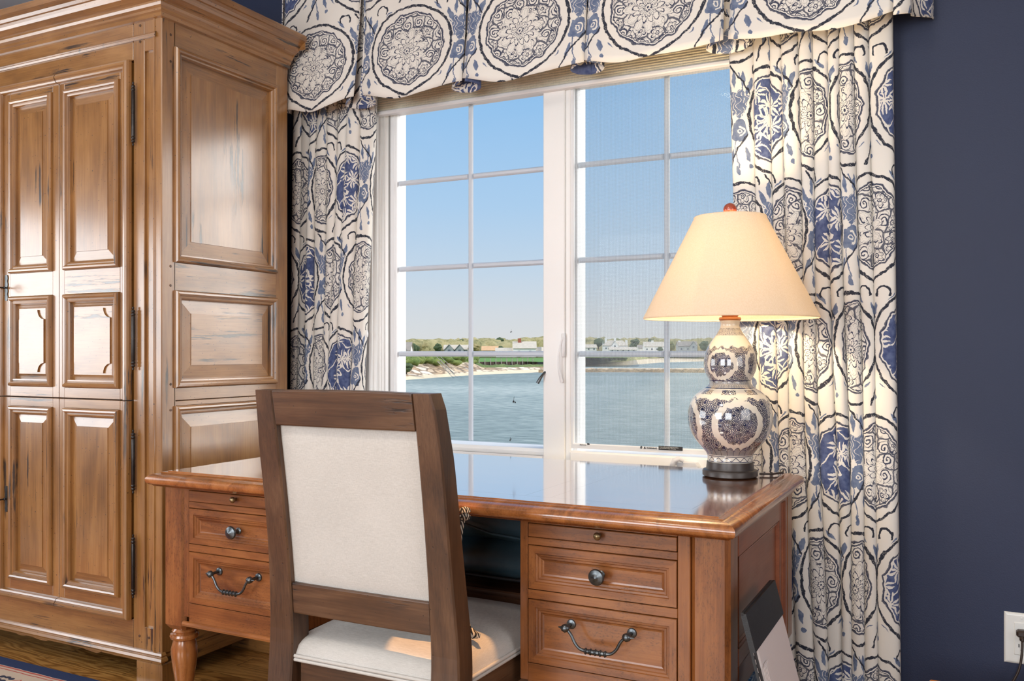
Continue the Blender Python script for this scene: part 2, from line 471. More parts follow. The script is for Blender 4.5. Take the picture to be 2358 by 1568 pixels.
# ------------------------------------------------------------------ materials: printed curtain fabric
def leafm(x, y, cx, cy, ang, ln, wd):
    dx, dy = x-cx, y-cy
    ca, sa = math.cos(ang), math.sin(ang)
    lx = (dx*ca+dy*sa)/ln; ly = (dy*ca-dx*sa).abs()
    return (ly-(1-lx*lx)*wd).inside(.0012)
def flower(nt, r, a, R, n, depth=.3, off=0.0, p=1.0):
    c = (a*(n/2)+off).sin().abs()
    if p != 1.0: c = c.pow(p)
    return r-(c*(R*depth)+R*(1-depth)), c
def printed_fabric():
    m, nt, b = newmat('printed_toile_fabric')
    uvn = nt.nodes.new('ShaderNodeUVMap')
    raw = uvn.outputs[0]
    wob = tex(nt, 'Noise', raw, Scale=38, Detail=3, noise_dimensions='2D')
    wx, wy, _ = sep(nt, wob.outputs['Color'])
    U, V, _ = sep(nt, raw)
    u = U+(wx-.5)*.016; v = V+(wy-.5)*.016
    Wc, Hc, a, bb = .41, .72, .172, .160
    def cell(ox, oy):
        x = ((u/Wc+.5-ox).fract()-.5)*Wc; y = ((v/Hc+.5-oy).fract()-.5)*Hc
        return x, y
    x1, y1 = cell(0, 0); x2, y2 = cell(.5, .5)
    q1 = ((x1/a).pow(2)+(y1/bb).pow(2)).sqrt(); q2 = ((x2/a).pow(2)+(y2/bb).pow(2)).sqrt()
    isB0 = q2.lt(q1)
    ca_ = (((u/Wc+.5)._o('FLOOR')+.5)/3.0).fract()._o('COMPARE', .5, .1)
    cb_ = (((u/Wc)._o('FLOOR')+.5)/3.0).fract()._o('COMPARE', .8333, .1)
    isB = mixf(isB0, ca_, cb_)
    x = mixf(isB0, x1, x2); y = mixf(isB0, y1, y2); q = q1.min(q2)
    th = y.atan2(x)
    cdn = (y*-1/(q*bb+.0001)).max(0).min(1)
    tip = cdn.pow(30)*.10
    # --- outer twig oval, chalky
    rough_n = tex(nt, 'Noise', raw, Scale=420, Detail=2, noise_dimensions='2D')
    rn = E(nt, rough_n.outputs[0])
    scal = (th*3+.8).sin()*.018
    ov = (q-tip-scal-1.0)
    vine = ov.line(.028, .008)
    spots = (rn-.36).inside(.04)*((th*31).sin().gt(.1))
    vine = vine*(1-spots*.75)
    # --- inner scalloped outline
    sc2 = (th*6.5).sin().abs()*.045
    iq = q-(.85-sc2*.9)-tip*.7
    outl = iq.line(.019, .008)
    outl2 = (iq+.05).line(.008, .006)
    inner = (iq).inside(.006)
    # --- the big flower
    fx = x+.012; fy = y+.012
    r = (fx*fx+fy*fy).sqrt(); al = fy.atan2(fx)
    lw = .0017
    d4, c4 = flower(nt, r, al, .092, 11, .48, .4, 1.1)
    d3, c3 = flower(nt, r, al, .054, 13, .34, .9, 1.0)
    d2, c2 = flower(nt, r, al, .034, 16, .28, 0, 1)
    d1, c1 = flower(nt, r, al, .013, 9, .35, 0, 1)
    F4 = d4.inside(); F3 = d3.inside(); F2 = d2.inside(); F1 = d1.inside()
    ink = d4.line(lw*1.2)
    ink = ink.max((r*c4-.0028).inside()*F4*(1-F3))
    ink = ink.max(((al*33).sin().abs()-.16).inside(.1)*F4*(1-F3)*(rn-.50).inside(.1)*.75)
    ink = ink.max(d3.line(lw*1.2)).max((r*c3-.0022).inside()*F3*(1-F2))
    ink = ink.max((d4+.012).line(lw*.45)*(1-F3)*.7)
    ink = ink.max(d2.line(lw)).max(F2*(1-F1)*((al*12).sin().abs()-.35).inside(.1)*(r-.026).inside())
    ink = ink.max(d1.line(lw)).max((r-.0035).inside())
    # --- filler: scrolls and small flowers around scattered points
    def scatter(scale, seedloc):
        vn = tex(nt, 'Voronoi', vscale(nt, combine(nt, u, v), (1, 1, 1), seedloc), Scale=scale, voronoi_dimensions='2D', Randomness=.75)
        px, py, _ = sep(nt, vn.outputs['Position'])
        lx = (u+seedloc[0])-px/scale if False else (u+seedloc[0])-px; ly = (v+seedloc[1])-py
        rr = (lx*lx+ly*ly).sqrt(); an = ly.atan2(lx)
        cr_, cg, cb = sep(nt, vn.outputs['Color'])
        return rr, an, cr_, cg
    rr, an, k1, k2 = scatter(21, (.37, .11, 0))
    sgn = (k1.gt(.5)*2-1)
    spi = (rr*95+sgn*an/(2*PI)+k2).fract()
    spir = (spi-.5).line(.19, .12)*(rr-.021).inside(.002)
    bl, cbl = flower(nt, rr, an+k2*6, .0215, 6, .42, 0, .7)
    blin = bl.inside()
    blos = bl.line(lw).max((rr*cbl-.0020).inside()*blin*(rr-.007).gt(0)).max((rr-.006).line(.0014)).max((rr-.0022).inside())
    blos = blos.max((bl+.0055).line(lw*.5)*.7)
    isf = k1.lt(.42)
    fill = mixf(isf, spir, blos)
    vn2 = tex(nt, 'Voronoi', vscale(nt, combine(nt, u, v), (1, 1, 1), (.37, .11, 0)), Scale=21, voronoi_dimensions='2D', feature='DISTANCE_TO_EDGE', Randomness=.75)
    edge = (E(nt, vn2.outputs['Distance'])-.06).inside(.03)*.9
    wisps = ((rr*260+(an*3).sin()*2).sin().abs()-.25).inside(.2)*(rr-.022).gt(0)*.55
    fill = fill.max(edge).max(wisps)
    band = (iq+.05).inside(.006)
    A = outl.max(outl2).max(band*mixf(F4, fill, ink))
    # --- blue filled medallion: cream flowers and leaves with blue lines on solid blue
    rb, ab, kb1, kb2 = scatter(13, (.91, .43, 0))
    lf, clf = flower(nt, rb, ab+kb2*6, .042, 5, .62, 0, 1.3)
    lfin = lf.inside()
    lline = (rb*clf-.0022).inside()*lfin*(rb-.006).gt(0)
    lline = lline.max((clf-.93).gt(0)*(rb-.012).gt(0)*lfin*.9)
    stems = ((v*34+(u*30).sin()*1.4).sin().abs()-.10).inside(.06)*(1-lfin)
    cream = (lfin*(1-lline)).max(stems)
    fl2, cf2 = flower(nt, r, al, .06, 10, .5, 0, 1)
    cream = mixf(fl2.inside(), cream, 1-(r*cf2-.002).inside()*(r-.012).gt(0)-((cf2-.8).gt(0)*(r-.02).gt(0)*(r-.045).lt(0)))
    B = outl.max(band*(1-cream))
    med = mixf(isB, A, B)
    deep_amt = med*inner
    blue_fill = isB*band*(1-cream)
    # --- between the medallions: sprigs, blossoms, berries
    xg, yg = cell(.5, 0); xh, yh = cell(0, .5)
    selg = (yg.abs()).lt(yh.abs())
    gx = mixf(selg, xh, xg)*.78; gy = mixf(selg, yh, yg)*.78
    gap = (q-1.07-tip).gt(0)
    ax = gx.abs()
    lv = leafm(ax, gy, .030, .080, 1.15, .024, .0075)
    lv = lv.max(leafm(ax, gy, .012, .100, 1.5, .022, .006))
    lv = lv.max(leafm(ax, gy, .048, .064, .35, .024, .007))
    lv = lv.max(leafm(ax, gy, .040, -.050, -.7, .022, .0065))
    lv = lv.max(leafm(ax, gy, .022, -.088, -1.3, .020, .006))
    lv = lv.max(leafm(ax, gy, .062, -.092, -.4, .018, .0055))
    lv = lv.max(leafm(gx, gy, .078, .105, .9, .020, .006)).max(leafm(gx, gy, -.072, .112, 2.4, .018, .005))
    lv = lv.max(leafm(gx, gy, -.004, -.128, -1.4, .016, .005)).max(((gx-.03).pow(2)+(gy+.118).pow(2)).sqrt().lt(.006))
    r5 = (gx*gx+(gy-.040).pow(2)).sqrt(); a5 = (gy-.040).atan2(gx)
    pz, cz = flower(nt, r5, a5, .036, 7, .26, .3)
    pine = pz.inside()*(1-(((gy*230).sin()*.5+(gx*260+(gy*230).sin()*1.4).sin()).abs()-.20).inside(.12))
    r6 = (gx*gx+(gy+.028).pow(2)).sqrt(); a6 = (gy+.028).atan2(gx)
    p6, c6 = flower(nt, r6, a6, .030, 5, .25, 1.2)
    bls = p6.inside()*(1-(r6-.013).line(.0022)*(gx-.004).gt(-.004))*(1-(r6-.005).line(.0015))
    stem = (gx-(gy*26).sin()*.012).line(.0016)*(gy.abs()-.12).inside()
    soft = lv.max(pine).max(bls).max(stem)*gap
    # S-shaped twigs that pass between the ovals
    tw = (x-(y*20).sin()*.0)  # unused axis kept simple
    tws = (gx-(gy*18+1.2).sin()*.045).line(.0028)*(gy.abs()-.15).inside()*gap
    tws = tws*(1-spots*.6)
    hook = ((ax-.058).pow(2)+(gy-.122).pow(2)).sqrt()
    tws = tws.max((hook-.017).line(.0025)*(gy-.115).gt(0)*gap)
    # --- colours
    base = tex(nt, 'Noise', raw, Scale=3, Detail=3)
    cream_c = ramp(nt, base.outputs[0], [(.3, lin((236, 232, 225))), (.7, lin((243, 239, 232)))])
    ink_c = lin((52, 60, 86)); navy_c = lin((40, 46, 62))
    tone = tex(nt, 'Noise', raw, Scale=55, Detail=4)
    sprig_c = ramp(nt, tone.outputs[0], [(.35, lin((96, 112, 146))), (.65, lin((128, 142, 168)))])
    fill_c = ramp(nt, tone.outputs[0], [(.35, lin((62, 76, 122))), (.65, lin((96, 110, 150)))])
    col = mixc(nt, soft.sat(), cream_c, sprig_c)
    col = mixc(nt, (deep_amt).sat(), col, ink_c)
    col = mixc(nt, blue_fill.sat(), col, fill_c)
    col = mixc(nt, (outl*.9).sat(), col, ink_c)
    col = mixc(nt, (vine.max(tws)).sat(), col, navy_c)
    nt.links.new(col, b.inputs['Base Color'])
    b.inputs['Roughness'].default_value = .85
    b.inputs['Sheen Weight'].default_value = .1
    weave = tex(nt, 'Noise', vscale(nt, raw, (120, 1400, 1)), Scale=1.0, Detail=2)
    bump(nt, b, weave.outputs[0], .22, .0008)
    # light passes through the cloth
    tr = nt.nodes.new('ShaderNodeBsdfTranslucent'); nt.links.new(col, tr.inputs[0])
    mx = nt.nodes.new('ShaderNodeMixShader'); mx.inputs[0].default_value = .22
    out = nt.nodes['Material Output']
    nt.links.new(b.outputs[0], mx.inputs[1]); nt.links.new(tr.outputs[0], mx.inputs[2]); nt.links.new(mx.outputs[0], out.inputs[0])
    return m
M['toile'] = printed_fabric()

# ------------------------------------------------------------------ materials: porcelain, rug, floor, desk top, outdoors
def porcelain(zc1, r1, zc2, r2, cx, cy, z0):
    """blue scroll transfer-print on cream porcelain; medallions round two bulbs"""
    m, nt, b = newmat('blue_white_porcelain')
    X, Y, Z = sep(nt, coords(nt))
    dx, dy = X-cx, Y-cy
    an = dy.atan2(dx); z = Z-z0
    up = z.gt(.267)
    zc = mixf(up, zc2+0.0*z, zc1); rr = mixf(up, r2+0.0*z, r1)
    n = 4.0
    loc = (an*(n/(2*PI))+.222+up*.367).fract()-.5
    lx = loc*rr*(2*PI/n)*.95; ly = z-zc
    q = (lx*lx+ly*ly).sqrt()
    rad = rr*.455
    wob = tex(nt, 'Noise', coords(nt), Scale=60, Detail=2)
    wq = q+(E(nt, wob.outputs[0])-.5)*.018+(an*37).sin()*.0016
    su = an*.09
    def scroll(sc_, seed):
        v = combine(nt, su, z)
        vn = tex(nt, 'Voronoi', vscale(nt, v, (1, 1, 1), (seed, seed*.7, 0)), Scale=sc_, voronoi_dimensions='2D', Randomness=.9)
        px, py, _ = sep(nt, vn.outputs['Position'])
        ax, ay = (su+seed)-px, (z+seed*.7)-py
        r_ = (ax*ax+ay*ay).sqrt(); a_ = ay.atan2(ax)
        c1, c2, _ = sep(nt, vn.outputs['Color'])
        sp = (r_*(sc_*4.6)+a_*(c1.gt(.5)*2-1)/(2*PI)+c2).fract()
        pet = (r_-((a_*3+c1*6).sin()*.25+.75)*(.26/sc_)).inside(.0006)
        return ((sp-.5).line(.26, .10)).max(pet*c2.gt(.45))
    blo = tex(nt, 'Noise', combine(nt, su*2, z*2), Scale=48, Detail=3, noise_dimensions='2D', Distortion=1.6)
    bm_ = (E(nt, blo.outputs[0])*-1+.545).inside(.02)
    sA = scroll(66, .31).max(bm_*.7); sB = scroll(50, .77).max(bm_*.7)
    med = (wq-rad).inside(.001)*sA.max(sB*.8)
    outside = (wq-rad*1.34).gt(0)
    halfh = mixf(up, .073+0.0*z, .049)+(an*14).sin()*.003
    rgh = (E(nt, wob.outputs[0])-.5)*.02
    body = (ly.abs()-halfh+rgh).inside(.002)
    fill = outside*body*sB.max(sA*.6)
    # petals above the foot, zigzag at the waist, key bands
    pt = ((an*13).sin().abs()*.010)
    pet = (z-.080-pt).inside(.0006)*z.gt(.066)
    petl = ((z-.080-pt).line(.0012)).max(((an*13).sin().abs()-.15).inside(.1)*pet)
    zz = ((an*9).fract()-.5).abs()*.026
    waist = z.gt(.259)*z.lt(.277)
    wl = ((z-.2575).line(.0015)).max((z-.2785).line(.0013)).max((z-.260-zz*1.2).line(.0012)*waist).max(((z+zz*.5)*900).sin().gt(.2)*waist*.6)
    foot = (z.gt(.046)*z.lt(.062)*(((z-.054)-(an*16).sin()*.0045).line(.0012))).max((z-.0465).line(.001)).max((z-.0625).line(.001))
    neck = z.gt(.408)*z.lt(.430)*sA*.8
    sh = z.gt(.240)*z.lt(.253)*sB*((an*8).sin().gt(-.2))
    bands = (petl.max(pet*.65)).max(wl).max(foot).max(neck).max(sh)
    bands = bands.max((waist*.45))
    ink = med.max(fill).max(bands).sat()
    t = tex(nt, 'Noise', coords(nt), Scale=45, Detail=3)
    blue = ramp(nt, t.outputs[0], [(.3, lin((18, 26, 50))), (.7, lin((50, 56, 92)))])
    nt.links.new(mixc(nt, ink, lin((222, 216, 202)), blue), b.inputs['Base Color'])
    b.inputs['Roughness'].default_value = .08; b.inputs['Coat Weight'].default_value = .8
    b.inputs['Coat Roughness'].default_value = .03
    return m

def floor_mat():
    m, nt, b = newmat('oak_floorboards'); o = coords(nt)
    x, y, z = sep(nt, o)
    pw_ = .083
    row = (y/pw_)._o('FLOOR'); fy = (y/pw_).fract()
    xo = x+row*.37
    rx = (xo/1.4)._o('FLOOR')
    h = (row*12.9898+rx*78.233).sin()*43758.5; h = h.fract()
    v = combine(nt, xo*.9+h*7, y*7+h*13, h*5)
    n1 = tex(nt, 'Noise', v, Scale=1.1, Detail=2, Distortion=1.2)
    ring = ((E(nt, n1.outputs[0])*34)*PI).sin()*.5+.5
    n2 = tex(nt, 'Noise', combine(nt, xo*6, y*240, 0), Scale=1.0, Detail=3)
    t = ring*.35+E(nt, n2.outputs[0])*.4+h*.2
    c = ramp(nt, t, [(.2, lin((120, 78, 34))), (.5, lin((172, 122, 62))), (.8, lin((196, 148, 84)))])
    gp = ((fy-.5).abs()-.487).gt(0).max((((xo/1.4).fract()-.5).abs()-.4988).gt(0))
    c = mixc(nt, gp*.8, c, lin((60, 36, 18)))
    nt.links.new(c, b.inputs['Base Color']); b.inputs['Roughness'].default_value = .3
    b.inputs['Coat Weight'].default_value = .4
    return m
def rug_mat(yedge):
    m, nt, b = newmat('woven_border_rug'); o = coords(nt)
    wb = tex(nt, 'Noise', o, Scale=30, Detail=2)
    x, y, z = sep(nt, o)
    d = (y*-1+yedge)+(E(nt, wb.outputs[0])-.5)*.006          # distance in from the far edge
    blue = lin((24, 44, 84)); cream = lin((196, 178, 158)); red = lin((176, 84, 76)); ink = lin((40, 44, 66))
    c = mixc(nt, d.gt(.055), blue, cream)
    for a, w in ((.062, .004), (.078, .0025), (.200, .003), (.212, .004)):
        c = mixc(nt, (d-a).line(w, .001), c, red)
    lx = ((x/.13).fract()-.5)*.13; ly = d-.138
    blot = 0
    for (px, py) in ((-.024, -.012), (.0, -.014), (.024, -.010), (-.014, .012), (.012, .014)):
        e = (((lx-px)/.013).pow(2)+((ly-py)/.009).pow(2)).sqrt()
        blot = (e-1).inside(.1) if blot == 0 else blot.max((e-1).inside(.1))
    c = mixc(nt, blot, c, ink)
    lx2 = ((x/.13+.5).fract()-.5)*.13
    e = (lx2.abs()+ly.abs()-.018)
    c = mixc(nt, e.line(.003, .001), c, red)
    c = mixc(nt, d.gt(.225), c, blue)
    c = mixc(nt, (d.gt(.30)), c, red)
    n2 = tex(nt, 'Noise', vscale(nt, o, (500, 900, 1)), Scale=1.0, Detail=2)
    c = mixc(nt, .25, c, n2.outputs[0], 'OVERLAY')
    nt.links.new(c, b.inputs['Base Color']); b.inputs['Roughness'].default_value = .95
    bump(nt, b, n2.outputs[0], .6, .002)
    return m
def desktop_mat():
    m, nt, b = newmat('inlaid_cherry_veneer'); o = coords(nt)
    x, y, z = sep(nt, o)
    x0, x1, y0, y1 = -2.165, -.49, 1.945, 2.755
    # banding runs along the edges; the field has its own grain
    inx = ((x-(x0+x1)/2).abs()-((x1-x0)/2-.075)).lt(0); iny = ((y-(y0+y1)/2).abs()-((y1-y0)/2-.075)).lt(0)
    field = inx*iny
    endb = (1-inx)
    n1 = tex(nt, 'Noise', vscale(nt, o, (1.4, 9, 1)), Scale=1.0, Detail=3, Distortion=.8)
    g1 = ((E(nt, n1.outputs[0])*30).sin()*.5+.5)
    n2 = tex(nt, 'Noise', vscale(nt, o, (12, 240, 1)), Scale=1.0, Detail=3)
    n3 = tex(nt, 'Noise', vscale(nt, o, (70, 9, 1)), Scale=1.0, Detail=4)
    tf = g1*.25+E(nt, n2.outputs[0])*.55+.1
    te = E(nt, n3.outputs[0])
    t = mixf(endb, tf, te)
    c = ramp(nt, t, [(.25, lin((140, 74, 32))), (.5, lin((182, 106, 50))), (.75, lin((204, 132, 72)))])
    ln = (((x-(x0+x1)/2).abs()-((x1-x0)/2-.075)).line(.0011)*iny).max(((y-(y0+y1)/2).abs()-((y1-y0)/2-.075)).line(.0011)*inx)
    for xx in (-.993, -.922, -1.664, -1.735):
        ln = ln.max((x-xx).line(.0009)*iny)
    c = mixc(nt, ln*.85, c, lin((50, 26, 16)))
    nt.links.new(c, b.inputs['Base Color'])
    rn = tex(nt, 'Noise', vscale(nt, o, (5, 30, 1)), Scale=1.0, Detail=5)
    nt.links.new((E(nt, rn.outputs[0])*.10+.05).k, b.inputs['Roughness'])
    b.inputs['Specular IOR Level'].default_value = 1.0
    b.inputs['Coat Weight'].default_value = 1.0; b.inputs['Coat Roughness'].default_value = .06; b.inputs['Coat IOR'].default_value = 3.2
    n4 = tex(nt, 'Noise', vscale(nt, o, (60, 14, 1)), Scale=1.0, Detail=3)
    bump(nt, b, n4.outputs[0], .05, .0008)
    gl = nt.nodes.new('ShaderNodeBsdfGlossy'); gl.inputs['Roughness'].default_value = .10; gl.inputs[0].default_value = (.97, .97, .97, 1)
    lw_ = nt.nodes.new('ShaderNodeLayerWeight'); k = (E(nt, lw_.outputs['Facing']).pow(2.2))*(1-ln*.7)
    mx = nt.nodes.new('ShaderNodeMixShader'); nt.links.new(k.k, mx.inputs[0])
    nt.links.new(b.outputs[0], mx.inputs[1]); nt.links.new(gl.outputs[0], mx.inputs[2]); nt.links.new(mx.outputs[0], nt.nodes['Material Output'].inputs[0])
    return m
def sea_mat():
    m, nt, b = newmat('sea_water'); o = coords(nt)
    n0 = tex(nt, 'Noise', vscale(nt, o, (.012, .02, 1)), Scale=1.0, Detail=4)
    n1 = tex(nt, 'Noise', vscale(nt, o, (.55, 1.3, 1)), Scale=1.0, Detail=6, Roughness=.62)
    t = E(nt, n0.outputs[0])*.45+E(nt, n1.outputs[0])*.55
    c = ramp(nt, t, [(.36, lin((112, 126, 124))), (.5, lin((146, 158, 154))), (.64, lin((190, 196, 188)))])
    nt.links.new(c, b.inputs['Base Color']); b.inputs['Roughness'].default_value = .5
    b.inputs['Specular IOR Level'].default_value = .08
    bump(nt, b, n1.outputs[0], .9, .5)
    return m
def green(name, cols, sc=.6, rough=.9, sc2=4):
    m, nt, b = newmat(name); o = coords(nt)
    n1 = tex(nt, 'Noise', o, Scale=sc, Detail=6, Roughness=.7)
    n2 = tex(nt, 'Noise', o, Scale=sc2, Detail=5, Roughness=.75)
    t = E(nt, n1.outputs[0])*.5+E(nt, n2.outputs[0])*.5
    nt.links.new(ramp(nt, t, [(.34+.32*i/(len(cols)-1), lin(c)) for i, c in enumerate(cols)]), b.inputs['Base Color'])
    b.inputs['Roughness'].default_value = rough
    return m
M['floor'] = floor_mat(); M['desktop'] = desktop_mat(); M['sea'] = sea_mat()
M['woods'] = green('spring_woods', [(82, 84, 52), (132, 128, 84), (172, 160, 116), (148, 138, 94)], .06, .9, .35)
M['tree_dark'] = green('evergreen_leaves', [(38, 52, 34), (66, 82, 50), (92, 104, 68)], .5, .9, 2)
M['tree_olive'] = green('olive_leaves', [(70, 78, 42), (112, 116, 68), (148, 144, 92)], .4, .9, 2)
M['tree_tan'] = green('budding_leaves', [(106, 98, 62), (148, 136, 90), (178, 160, 116)], .4, .9, 2)
M['scrub'] = green('bank_scrub', [(48, 64, 28), (82, 104, 44), (122, 134, 68), (138, 132, 88)], .16, .9, 1.2)
M['lawn'] = green('lawn_grass', [(76, 118, 50), (104, 146, 66)], .05)
M['sand'] = green('beach_sand', [(206, 186, 152), (232, 214, 184)], .1, .95, 1)
def stones():
    m, nt, b = newmat('revetment_stones'); o = coords(nt)
    v = vscale(nt, o, (1, .6, 1.4))
    a_ = tex(nt, 'Voronoi', v, Scale=.42); e_ = tex(nt, 'Voronoi', v, Scale=.42, feature='DISTANCE_TO_EDGE')
    k, _, _ = sep(nt, a_.outputs['Color'])
    c = ramp(nt, k, [(.1, lin((176, 148, 116))), (.5, lin((216, 192, 162))), (.9, lin((238, 222, 198)))])
    c = mixc(nt, (E(nt, e_.outputs['Distance'])-.10).inside(.08)*.75, c, lin((112, 88, 66)))
    nt.links.new(c, b.inputs['Base Color']); b.inputs['Roughness'].default_value = .9
    return m
M['marsh'] = green('marsh_grass', [(112, 122, 62), (160, 158, 92), (198, 178, 128)], .03, .9, .4)
M['revet'] = stones()
M['rock'] = green('revetment_stone', [(128, 100, 74), (212, 186, 154), (234, 214, 186)], .7, .9, 2.2)
M['jetty'] = green('jetty_stone', [(78, 68, 54), (138, 116, 84), (176, 148, 108)], .5, .9, 2)
M['hwhite'] = plain('white_house_paint', (232, 230, 226), .7, var=.02)
M['hgrey'] = plain('grey_shingle', (158, 162, 160), .8, var=.06, scale=1)
M['hroof'] = plain('weathered_roof', (196, 186, 170), .8, var=.08, scale=1)
M['hroof_tan'] = plain('tan_roof', (206, 166, 124), .8, var=.08, scale=1)
M['hroof_grey'] = plain('grey_roof', (150, 142, 132), .8, var=.08, scale=1)
M['brick'] = plain('red_brick_chimney', (166, 92, 74), .8, var=.1, scale=3)
M['hwin'] = plain('house_window_glass', (88, 98, 108), .3)
M['piling'] = plain('bulkhead_timber', (88, 66, 54), .8, var=.2, scale=2)
M['greywood'] = plain('weathered_timber', (150, 142, 130), .8, var=.1, scale=2)

# glass, screen, shade, bulb
def glass_mat():
    m, nt, b = newmat('window_glass')
    o = nt.nodes['Material Output']; nt.nodes.remove(b)
    t = nt.nodes.new('ShaderNodeBsdfTransparent'); t.inputs[0].default_value = (.985, .99, .99, 1)
    g = nt.nodes.new('ShaderNodeBsdfGlossy'); g.inputs['Roughness'].default_value = .0
    f = nt.nodes.new('ShaderNodeFresnel'); f.inputs[0].default_value = 1.35
    x = nt.nodes.new('ShaderNodeMixShader')
    k = E(nt, f.outputs[0])*.12
    nt.links.new(k.k, x.inputs[0]); nt.links.new(t.outputs[0], x.inputs[1]); nt.links.new(g.outputs[0], x.inputs[2])
    nt.links.new(x.outputs[0], o.inputs[0])
    return m
def screen_mat():
    m, nt, b = newmat('insect_screen_mesh')
    o = nt.nodes['Material Output']
    X, Y, Z = sep(nt, coords(nt))
    sx = (X*(2*PI/.0052)+(Z*9).sin()*1.3).sin(); sz = (Z*(2*PI/.0045)).sin()
    t = nt.nodes.new('ShaderNodeBsdfTransparent')
    b.inputs['Base Color'].default_value = (.30, .36, .40, 1); b.inputs['Roughness'].default_value = .5
    x = nt.nodes.new('ShaderNodeMixShader')
    k = sx*.045+sz*.03+.16
    nt.links.new(k.k, x.inputs[0]); nt.links.new(t.outputs[0], x.inputs[1]); nt.links.new(b.outputs[0], x.inputs[2])
    nt.links.new(x.outputs[0], o.inputs[0])
    return m
M['glass'] = glass_mat(); M['screen'] = screen_mat()
def shade_mat():
    m, nt, b = newmat('linen_lampshade')
    o = nt.nodes['Material Output']
    n = tex(nt, 'Noise', vscale(nt, coords(nt), (300, 300, 300)), Scale=1.0, Detail=3)
    c = ramp(nt, n.outputs[0], [(.3, lin((240, 230, 214))), (.7, lin((248, 240, 228)))])
    nt.links.new(c, b.inputs['Base Color']); b.inputs['Roughness'].default_value = .8
    t = nt.nodes.new('ShaderNodeBsdfTranslucent'); nt.links.new(c, t.inputs[0])
    x = nt.nodes.new('ShaderNodeMixShader'); x.inputs[0].default_value = .6
    nt.links.new(b.outputs[0], x.inputs[1]); nt.links.new(t.outputs[0], x.inputs[2]); nt.links.new(x.outputs[0], o.inputs[0])
    return m
M['shade'] = shade_mat()
def bulb_mat():
    m, nt, b = newmat('lit_bulb'); b.inputs['Base Color'].default_value = (1, .85, .6, 1)
    b.inputs['Emission Color'].default_value = (1, .72, .38, 1); b.inputs['Emission Strength'].default_value = 20
    return m
M['bulb'] = bulb_mat()

# ================================================================== THE ROOM
YW = 2.95            # inner face of the window wall
XL, XR, YB, ZC = -4.6, 1.7, -3.0, 2.85
def struct(name, mb, mats, parent=None):
    o = mb.build(name, mats, parent)
    if parent is None: o['kind'] = 'structure'
    return o
struct('floor', MB().box(XL-.1, XR+.1, YB-.1, YW+.2, -.05, 0, 0), M['floor'])
struct('ceiling', MB().box(XL-.1, XR+.1, YB-.1, YW+.2, ZC, ZC+.08, 0), M['ceiling'])
struct('wall_left', MB().box(XL-.1, XL, YB, -.1, 0, ZC, 0).box(XL-.1, XL, 1.6, YW, 0, ZC, 0).box(XL-.1, XL, -.1, 1.6, 0, .85, 0).box(XL-.1, XL, -.1, 1.6, 1.85, ZC, 0), M['navy'])
struct('wall_right', MB().box(XR, XR+.1, YB, .15, 0, ZC, 0).box(XR, XR+.1, 1.65, YW, 0, ZC, 0).box(XR, XR+.1, .15, 1.65, 0, .8, 0).box(XR, XR+.1, .15, 1.65, 2.1, ZC, 0), M['navy'])
# the window opening
wx0, wx1 = at(872, 700, Y=YW).x, at(1330, 700, Y=YW).x + (at(1330, 700, Y=YW).x-at(872, 700, Y=YW).x)*0
gl0, gl1 = at(918, 600, Y=3.0).x, at(1250, 600, Y=2.95).x
gr0 = at(1330, 600, Y=2.99).x; gr1 = gr0+(at(1533, 600, Y=2.99).x-gr0)*2
wx0 = gl0-.085; wx1 = gr1+.085
zg0 = at(1150, 1018, Y=3.0).z; zg1 = at(1085, 241, Y=3.0).z
wz0, wz1 = zg0-.06, 2.28
struct('wall_back', MB().box(XL, wx0, YW, YW+.16, 0, ZC, 0).box(wx1, XR, YW, YW+.16, 0, ZC, 0)
       .box(wx0, wx1, YW, YW+.16, 0, wz0, 0).box(wx0, wx1, YW, YW+.16, wz1, ZC, 0), M['navy'])
# wall behind the camera with two window openings
r0, r1, r2, r3 = -3.5, -1.5, -.5, 1.1
struct('wall_front', MB().box(XL, r0, YB-.12, YB, 0, ZC, 0).box(r1, r2, YB-.12, YB, 0, ZC, 0).box(r3, XR, YB-.12, YB, 0, ZC, 0)
       .box(r0, r1, YB-.12, YB, 0, .75, 0).box(r0, r1, YB-.12, YB, 2.35, ZC, 0)
       .box(r2, r3, YB-.12, YB, 0, .75, 0).box(r2, r3, YB-.12, YB, 2.35, ZC, 0), M['navy'])
struct('baseboard_back', MB().box(XL, XR, YW-.018, YW, 0, .095, .004).box(XL, XR, YW-.012, YW, .095, .112, .004), M['white_paint'])
struct('baseboard_left', MB().box(XL, XL+.018, YB, YW-.02, 0, .13, .004), M['white_paint'])
# ---- the window
win = empty('window_1', (wx0, YW, wz0), kind='structure')
f = MB()
# casing: flat boards with a stepped moulding on the room side
cas = [(0, 0), (0, .014), (-.012, .018), (-.018, .014), (-.07, .014), (-.076, .024), (-.09, .026), (-.096, .020), (-.10, .0)]
f.sweep(rect(wx0, wx1, wz0, wz1), cas, lambda a, b, h: (a, YW-h, b))
